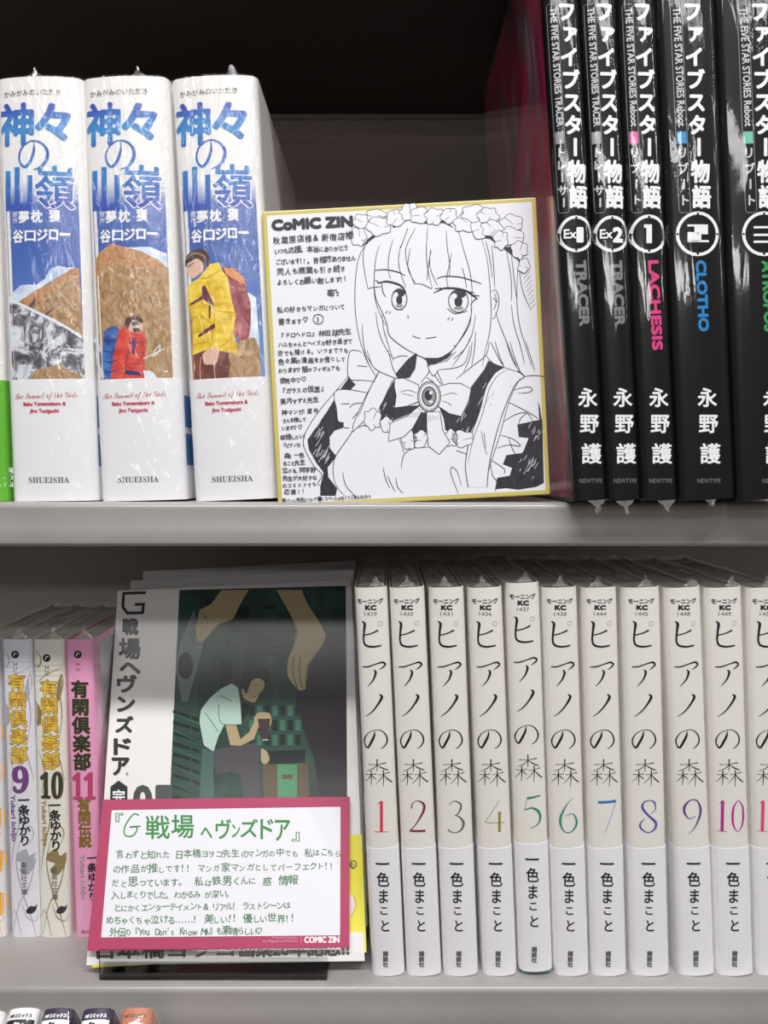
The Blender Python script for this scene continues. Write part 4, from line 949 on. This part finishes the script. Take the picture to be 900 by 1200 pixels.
    wrap_sleeve(w, PI_H, PI_D, bu, rc, FILMP, t, 80 + i, flap_top=0.0036, noise=0.00004)
# thin dark band print peeping from the left boards of volumes 7-10 is part of their covers
for nm in ():
    pass

# ================================================================== face-out comic on a stand, with its card
BACK = math.radians(23.0)
gz = ZL + 0.0072
def g_frame(k):
    b = at(269 + k * 4, 1127, 0.002)
    return Matrix.Translation(Vector((b.x, 0.002 + 0.0168 * k, gz + 0.0028 * k))) @ Matrix.Rotation(-(BACK - 0.012 * k), 4, 'X') @ Matrix.Rotation(-0.050, 4, 'Y')
GW, GH, GT = 0.1318, 0.1868, 0.0130
GWHITE = M('matte_white_cover', 226, 224, 222, 0.5)
YEL = M('yellow_band', 226, 220, 30, 0.4)
glabs = ['white comic standing face-out with a dark green street scene on its cover', 'white comic directly behind the face-out copy, only its top edge showing', 'rearmost of the three stacked face-out comics, its top edge in shadow']
for k in (0, 1, 2):
    mw = g_frame(k)
    t = thing('face_out_comic', glabs[k], 'book', mw, 'stacked copies of the face-out comic')
    w_ = GW if k == 0 else GW * (0.985 - .02 * (k - 1))
    bm = bmesh.new(); box_bm(bm, -w_ / 2, w_ / 2, 0.0, 0.0006, 0, GH, 0.0002); box_bm(bm, -w_ / 2, w_ / 2, GT - .0006, GT, 0, GH, 0.0002); box_bm(bm, w_ / 2 - .0006, w_ / 2, 0, GT, 0, GH, 0.0002)
    bm_obj('cover', bm, GWHITE, t)
    box('page_block', -w_ / 2 + .002, w_ / 2 - .0008, .0008, GT - .0008, .0015, GH - .0015, PAGE, t)
    if k: continue
    uv = px2uv(mw); P = Print(uv, None, 0.00006)
    GB = noise_mat('dark_green_street_print', [(0.3, s2l(14, 30, 26)), (0.5, s2l(30, 56, 48)), (0.7, s2l(44, 82, 68))], 60, stretch=(1, 1, .5), detail=6, rough=.5, spec=.15)
    G1 = M('green_panel_print', 58, 104, 84, .5, .15); G2 = M('deep_green_print', 10, 26, 24, .5, .15); G3 = M('mid_green_print', 34, 66, 56, .5, .15)
    DKP = M('plum_dark_print', 30, 22, 34, .5, .15); SK2 = M('dim_skin_print', 168, 150, 112, .5, .15); SHIRT = M('pale_shirt_print', 170, 196, 186, .5, .15); TR2 = M('grey_trouser_print', 70, 66, 72, .5, .15); GLN = M('print_outline', 16, 18, 18, .5, .15)
    g = sub(120, 670, 2.903)
    P.poly(g([(265, 62), (828, 48), (833, 800), (228, 800)]), GB, 1)
    # shelving down the left, counter at the back
    P.poly(g([(262, 62), (330, 90), (318, 300), (345, 800), (228, 800)]), G3, 2)
    for k2 in range(9):
        y = 470 + k2 * 36; P.poly(g([(240, y), (300, y + 18), (300, y + 30), (240, y + 12)]), G2, 3); P.poly(g([(305, y + 20), (330, y + 28), (330, y + 40), (305, y + 32)]), G2, 3)
    for k2 in range(6): P.stroke(g([(240, 480 + k2 * 60), (335, 520 + k2 * 60)]), G1, 4, .8, smooth=False)
    for a, b, c, d in ((350, 90, 400, 150), (430, 120, 500, 205), (520, 330, 560, 380), (560, 250, 640, 260), (640, 130, 680, 210), (480, 270, 620, 285), (400, 300, 440, 420)): P.poly(g([(a, b), (c, b), (c, d), (a, d)]), G2, 2)
    for a, b in ((570, 120), (560, 185), (575, 232)): P.ellipse(*g([(a, b)])[0], 8, 3, G2, 3)
    for k2 in range(5): P.stroke(g([(330 + k2 * 95, 62), (360 + k2 * 70, 430)]), G2, 2, .5, smooth=False)
    for k2 in range(6): P.stroke(g([(330, 250 + k2 * 36), (650, 246 + k2 * 36)]), G2, 2, .5, smooth=False)
    P.poly(g([(480, 440), (670, 430), (690, 620), (500, 640)]), G3, 2)
    for k2 in range(7):
        for j2 in range(3): P.poly(g([(500 + k2 * 26, 455 + j2 * 50), (518 + k2 * 26, 455 + j2 * 50), (518 + k2 * 26, 490 + j2 * 50), (500 + k2 * 26, 490 + j2 * 50)]), (G1 if (k2 + j2) % 2 else G2), 3)
    P.poly(g([(560, 610), (690, 605), (690, 650), (565, 655)]), G2, 4)
    P.poly(g([(545, 655), (700, 655), (705, 800), (550, 800)]), M('brown_counter_print', 88, 76, 54, .5, .15), 4)
    P.poly(g([(595, 655), (662, 655), (662, 800), (597, 800)]), M('bright_green_poster_print', 74, 138, 100, .5, .15), 5)
    P.poly(g([(610, 690), (648, 690), (646, 705), (612, 706)]), M('brown_sign_print', 96, 70, 54, .5, .15), 6)
    # tall dark figure at the right edge
    P.poly(g([(828, 150), (760, 230), (700, 330), (655, 420), (680, 520), (720, 640), (745, 800), (833, 800)]), DKP, 6)
    P.stroke(g([(660, 420), (690, 520), (730, 640), (750, 790)]), GLN, 7, .8); P.stroke(g([(700, 480), (770, 620), (800, 760)]), GLN, 7, .8)
    # hand holding a sheet at the left, arm hanging at the right
    P.poly(g([(405, 62), (500, 62), (470, 110), (445, 160), (400, 180), (372, 205), (340, 240), (320, 235), (318, 200), (330, 130), (370, 110)]), SK2, 6, False)
    P.stroke(g([(500, 62), (468, 115), (445, 160), (400, 178), (372, 205)]), GLN, 7, .9)
    P.stroke(g([(330, 135), (350, 150), (335, 180)]), GLN, 7, .6); P.stroke(g([(340, 155), (360, 160), (345, 200)]), GLN, 7, .6)
    P.poly(g([(590, 62), (680, 62), (700, 110), (740, 170), (760, 215), (750, 250), (700, 320), (692, 400), (672, 405), (645, 380), (628, 350), (630, 300), (650, 250), (660, 200), (640, 150)]), SK2, 7)
    for q in ([(590, 62), (640, 150), (662, 200), (650, 250), (630, 300), (628, 350), (645, 385), (672, 408)], [(680, 62), (700, 110), (740, 170), (762, 215), (750, 250), (700, 320), (692, 400)], [(650, 290), (648, 340), (662, 395)], [(672, 290), (670, 340), (680, 398)]): P.stroke(g(q), GLN, 8, .9)
    P.poly(g([(310, 130), (345, 240), (322, 330), (290, 440), (270, 440), (250, 330), (262, 250)]), M('grey_sheet_print', 96, 110, 108, .5, .15), 5)
    P.ellipse(*g([(283, 320)])[0], 9, 16, GLN, 6); P.stroke(g([(305, 185), (325, 235)]), GLN, 6, 1.2, smooth=False); P.stroke(g([(295, 200), (315, 250)]), GLN, 6, 1.2, smooth=False)
    # seated figure
    P.poly(g([(340, 600), (380, 605), (378, 700), (380, 800), (330, 800)]), M('teal_chair_print', 62, 92, 88, .5, .15), 6)
    P.poly(g([(380, 605), (470, 590), (520, 582), (538, 600), (530, 680), (545, 800), (480, 800), (470, 690), (440, 680), (390, 690), (380, 660)]), TR2, 7)
    P.poly(g([(400, 400), (440, 380), (462, 395), (470, 450), (474, 520), (415, 520), (395, 560), (378, 612), (345, 590), (330, 510), (335, 470), (365, 430)]), SHIRT, 8)
    for q in ([(400, 400), (365, 430), (335, 470), (330, 510), (345, 590), (378, 612)], [(395, 450), (405, 515), (474, 520)], [(474, 450), (474, 520)], [(350, 480), (395, 545)], [(400, 420), (440, 440)]): P.stroke(g(q), GLN, 9, .7)
    P.poly(g([(418, 520), (455, 520), (470, 570), (500, 545), (520, 505), (535, 520), (515, 570), (470, 592), (435, 590)]), SK2, 8)
    P.poly(g([(515, 500), (530, 480), (565, 480), (575, 500), (568, 525), (525, 525)]), SK2, 9, True)
    P.poly(g([(528, 500), (572, 500), (562, 570), (540, 572)]), M('dark_cup_print', 62, 44, 50, .5, .15), 10); P.stroke(g([(545, 572), (565, 572)]), SHIRT, 11, 1.2, smooth=False)
    P.poly(g([(540, 600), (560, 612), (568, 640), (552, 655), (540, 640)]), SK2, 8, True)
    P.poly(g([(470, 440), (500, 450), (498, 480), (474, 510)]), G2, 8)
    P.poly(g([(474, 385), (500, 360), (545, 368), (550, 395), (535, 415), (520, 442), (500, 440), (478, 425)]), SK2, 9, True)
    P.poly(g([(470, 395), (475, 350), (500, 325), (540, 320), (568, 345), (570, 372), (540, 362), (512, 368), (498, 395), (490, 415), (480, 400)]), M('dark_hair_print', 30, 24, 24, .5, .15), 10, True)
    P.stroke(g([(515, 385), (530, 388)]), GLN, 10, .8); P.stroke(g([(512, 425), (522, 425)]), GLN, 10, .8)
    P.build('cover_picture', t)
    P = Print(uv, None, 0.00008)
    for q in ([(171, 694.5), (143.5, 695.5)], [(145, 695), (144, 712)], [(143.8, 711), (150, 719.5)], [(149, 718.5), (168, 718)], [(167, 719), (168.3, 707)], [(170, 708), (158, 708.5)]): P.stroke([p + (3.4,) for p in q], INK, 3, smooth=False)
    for ch, bx, bo in (('戦', (144, 725.5, 161.5, 743.5), 1.0), ('場', (140, 748.5, 164, 772), 1.0), ('ヘ', (141, 777, 164, 789), 1.1), ('ヴ', (138, 791.5, 159.5, 811), 1.1), ('ン', (138, 817, 157.5, 833.5), 1.1), ('ズ', (136, 840, 155.5, 858), 1.1), ('ド', (134, 866, 153, 884), 1.1), ('ア', (132, 888.5, 151, 908), 1.1)):
        P.text(ch, 0, 0, 0, INK, 3, box=bx, bold=bo)
    P.part('volume_label'); P.ellipse(149, 907, 1.6, 2.0, PALEGREY, 3)
    P.poly([(139, 914.5), (149.5, 922), (149, 960), (128.5, 960), (129.5, 922)], INK, 3); P.text('完', 0, 0, 0, WINK, 5, box=(132, 925.5, 146.5, 941), bold=.3)
    P.text('0', 0, 0, 0, M('deep_grey_green_ink', 52, 58, 56), 3, box=(157.5, 921.5, 177, 955), bold=1.9); P.text('1', 0, 0, 0, M('deep_grey_green_ink', 52, 58, 56), 3, box=(184, 921.5, 199, 955), bold=1.9)
    P.build('cover_lettering', t)
    # paper band
    zb0 = uv(269, 986)[1]
    bm = bmesh.new(); box_bm(bm, -GW / 2 - .0003, GW / 2 + .0004, -0.00035, -0.00012, -0.0001, zb0); box_bm(bm, GW / 2 + .0001, GW / 2 + .0004, -.0003, GT, -0.0001, zb0)
    band = bm_obj('paper_band', bm, YEL, t)
    P = Print(uv, None, 0.00040)
    P.poly([(103, 1112), (160, 1111), (160, 1095), (426, 1092), (427.5, 1126), (101.5, 1131)], GWHITE, 1)
    P.part('band_doodle'); P.ring(414, 1013, 3.5, 4.5, M('brown_doodle_ink', 86, 62, 52), 1.4, 2); P.ring(413, 1014, 1.6, 2.2, M('brown_doodle_ink', 86, 62, 52), 1.0, 2)
    P.ellipse(412, 1060, 4, 12, M('pale_pink_print', 236, 214, 208), 2); P.stroke([(414, 1049), (417, 1060), (412, 1074)], M('brown_doodle_ink', 86, 62, 52), 3, .6)
    P.part('band_lettering'); P.text('日本橋ヨヲコ', 114, 1121.5, 22, INK, 3, width=160, bold=.7, rot=-.012)
    P.text('画業20年記念!!', 281, 1119.5, 21, INK, 3, width=128, bold=.9, rot=-.012)
    P.build('band_lettering', t)
    # clear film over the front copy
    mesh_obj('shrink_wrap', [(-GW / 2 - .0006, -.0009, -.0003), (GW / 2 + .0006, -.0009, -.0003), (GW / 2 + .0006, -.0009, GH + .0006), (-GW / 2 - .0006, -.0009, GH + .0006), (GW / 2 + .0006, GT, -.0003), (GW / 2 + .0006, GT, GH + .0006), (-GW / 2 - .0006, GT, GH + .0006)],
             [(0, 1, 2, 3), (1, 4, 5, 2), (3, 2, 5, 6)], F_art, t)
gmw = g_frame(0)
# acrylic stand
b = at(250.5, 1147, -0.0015)
wst = (388 - 113) * 0.3685 / FPX
t = thing('acrylic_book_stand', 'clear acrylic stand holding the stacked face-out comics', 'book stand', Matrix.Translation((b.x, 0, ZL)))
box('front_lip', -wst / 2, wst / 2, -0.0030, -0.0014, 0.0, 0.0145, M_acrylic, t, .0004)
box('base_plate', -wst / 2, wst / 2, -0.0014, 0.075, 0.0, 0.0012, M_acrylic, t)
vs = []
for x in (-wst / 2, wst / 2):
    for a, bb in ((0, 0), (0.0015, 0)):
        vs += [(x, 0.058 + a, 0.001), (x, 0.058 + a + 0.036, 0.115)]
mesh_obj('back_rest', vs, [(0, 1, 5, 4), (2, 6, 7, 3), (0, 2, 3, 1), (4, 5, 7, 6), (1, 3, 7, 5), (0, 4, 6, 2)], M_acrylic, t)

# handwritten recommendation card
cuv = px2uv(gmw, -0.0045)
q4 = [Vector(cuv(*p)) for p in ((119.5, 937), (409.5, 933.5), (409.5, 1110.5), (103, 1114.5))]
ctr = (q4[0] + q4[1] + q4[2] + q4[3]) / 4
up = ((q4[0] + q4[1]) - (q4[2] + q4[3])) / 2; rt = ((q4[1] + q4[2]) - (q4[0] + q4[3])) / 2
cw, chh = rt.length, up.length; ang = math.atan2(rt.y, rt.x)
cmw = gmw @ Matrix.Translation((ctr.x, -0.0045, ctr.y)) @ Matrix.Rotation(-ang, 4, 'Y')
t = thing('recommendation_card', 'magenta-bordered white card with green handwriting, propped before the face-out comic', 'card', cmw)
CARDM = M('magenta_card_border', 178, 66, 102, 0.45)
bm = bmesh.new(); box_bm(bm, -cw / 2, cw / 2, 0, 0.0005, -chh / 2, chh / 2); bm_obj('card_sheet', bm, CARDM, t)
box('card_sleeve', -cw / 2 + .004, cw / 2 - .004, 0.0006, 0.0016, -chh / 2 - .001, chh / 2 - .012, M_acrylic, t)
P = Print(px2uv(cmw), None, 0.00004)
P.poly([(131, 949.5), (399, 945.5), (398.5, 1096), (118.5, 1098.5)], CARDW, 1)
P.build('white_panel', t)
GR = M('green_marker', 62, 140, 70, 0.5); GR2 = M('green_pen', 70, 118, 78, 0.5)
P = Print(px2uv(cmw), None, 0.00008); P.rng = random.Random(4)
P.part('title_handwriting'); P.text('『', 0, 0, 0, GR, 3, box=(135.5, 953, 144.5, 963), bold=.25)
P.stroke([(163, 955.5), (157, 954), (150, 962), (145.5, 972), (147, 979), (154, 980), (159, 976), (160.5, 969), (152, 969.5), (165, 968)], GR, 3, 1.7)
for ch, bx, bo in (('戦', (171, 956, 199, 983), .5), ('場', (201, 955, 227, 982), .55), ('ヘ', (235.5, 970, 248.5, 982), .6), ('ヴ', (253, 960, 270.5, 983), .6), ('ン', (272, 966, 281, 981), .5), ('ズ', (282, 960, 302, 981), .6), ('ド', (305.5, 960, 320, 983), .65), ('ア', (322.5, 961, 339.5, 985), .65), ('』', (342, 975, 351, 986), .25)):
    P.text(ch, 0, 0, 0, GR, 3, box=bx, bold=bo * .7)
P.part('body_handwriting')
for s_, x0, y0, x1, sz, bo in (("言わずと知れた 日本橋ヨヲコ先生のマンガの中でも 私はこちら", 136, 1005.5, 400, 10.5, .12), ("の作品が推しです!! マンガ家マンガとしてパーフェクト!!", 132, 1022, 393, 10.5, .12), ("だと思っています。 私は鉄男くんに 惑 情報", 131, 1038.5, 349, 11, .14),
                       ("入しまくりでした。わかるみ が深い。", 130, 1053, 274, 10.5, .12), ("とにかくエンターテイメント&リアル! ラストシーンは", 133, 1067.5, 340, 10.5, .12), ("めちゃくちゃ泣ける……! 美しい!! 優しい世界!!", 124, 1082.5, 347, 11, .14), ("外伝の『You Don't Know Me』も素晴らしい♡", 128, 1096.5, 308, 10.5, .14)):
    P.hand(s_, x0, y0, x1, sz, GR2, rot=-.012, bold=bo, layer=3)
P.build('handwriting', t)
P = Print(px2uv(cmw), None, 0.00006)
P.text('COMIC ZIN', 357, 1104.6, 9.8, WINK, 3, width=40.5, bold=.45, rot=-.008)
P.part('slogan_lettering'); P.text('Professional Support', 319, 1099.8, 3.6, M('pale_pink_ink', 232, 170, 190), 3, width=30); P.text('for Magazine & MANGA', 308, 1104, 3.8, M('pale_pink_ink', 232, 170, 190), 3, width=41)
P.stroke([(353, 1096.5), (352.8, 1105)], M('pale_pink_ink', 232, 170, 190), 3, .5, smooth=False)
P.build('printed_lettering', t)

# ================================================================== books on the slanted rack below
TILT = math.radians(56)
al = [(-14, (232, 230, 232), 'white book top at the very left edge of the bottom rack', None), (27, (236, 234, 236), 'white book top with black lettering on the bottom rack', 1), (67.5, (58, 50, 74), 'dark purple book top on the bottom rack, beside the white one', 1), (114, (62, 54, 80), 'dark purple book top on the bottom rack, beside the salmon one', 1), (160, (196, 124, 100), 'salmon red book top on the bottom rack', 0)]
for i, (cxp, c, lab, tx) in enumerate(al):
    Yt = -0.034
    p = at(cxp, 1181 if i else 1184, Yt)
    w = 0.0136; H_ = 0.182; D_ = 0.030
    # local: z up the spine, y into the book; origin at the top front edge
    mwb = Matrix.Translation(p) @ Matrix.Rotation(-TILT, 4, 'X') @ Matrix.Rotation(-0.045, 4, 'Y') @ Matrix.Translation((0, 0, -H_))
    t = thing('rack_comic', lab, 'book', mwb, 'comics on the slanted bottom rack')
    m = M('rack_cover_%d' % (i if i != 3 else 2), *c, 0.3)
    jacket('cover', w, H_, 0.128, .0018, .0022, m, t); pages(w, H_, 0.128, .0018, .0022, PAGE, t)
    P = Print(lambda a, b: (a / 1000, H_ - b / 1000), profile(w, .0018, .0022), .00008)
    ik = INK if i in (0, 1) else WINK
    if tx is not None: P.text('MFコミックス', -4.6, 3.7, 1.7, ik if i != 4 else GREYINK, 3, width=9.2, bold=.1)
    if tx:
        P.rect(-6, 4.6, 6, 10.2, INK if i == 1 else WINK, 2); P.text('alive', -5.4, 9.4, 5.2, WINK if i == 1 else INK, 3, width=10.8, bold=.35, slant=.2)
    elif tx == 0: P.ellipse(0.4, 8.2, 4.2, 2.8, WINK, 2)
    P.text('コミック', -3.6, 14, 2, ik, 3, width=7)
    P.build('spine_lettering', t)
    wrap_sleeve(w, H_, 0.128, .0018, .0022, F_tight, t, 120 + i, flap_top=0, noise=.00003, top=False)
# the slanted rack board that carries them (same bookcase)
n = Vector((0, math.sin(TILT - math.pi / 2), math.cos(TILT - math.pi / 2)))
p = at(60, 1181, -0.034)
Rm = Matrix.Translation(p) @ Matrix.Rotation(-TILT, 4, 'X')
vs = [Rm @ Vector(q) for q in ((-0.23, 0.130, -0.200), (0.50, 0.130, -0.200), (0.50, 0.130, 0.0), (-0.23, 0.130, 0.0), (-0.23, 0.133, -0.200), (0.50, 0.133, -0.200), (0.50, 0.133, 0.0), (-0.23, 0.133, 0.0))]
mesh_obj('slanted_rack', vs, [(0, 1, 2, 3), (7, 6, 5, 4), (0, 4, 5, 1), (3, 2, 6, 7), (0, 3, 7, 4), (1, 5, 6, 2)], M_shelf, bc)
vs = [Rm @ Vector(q) for q in ((-0.23, -0.01, -0.1995), (0.50, -0.01, -0.1995), (0.50, 0.133, -0.1995), (-0.23, 0.133, -0.1995), (-0.23, -0.01, -0.1830), (0.50, -0.01, -0.1830), (0.50, 0.133, -0.1830), (-0.23, 0.133, -0.1830))]
mesh_obj('rack_stop', vs, [(3, 2, 1, 0), (4, 5, 6, 7), (0, 1, 5, 4), (3, 7, 6, 2), (0, 4, 7, 3), (1, 2, 6, 5)], M_shelf, bc)
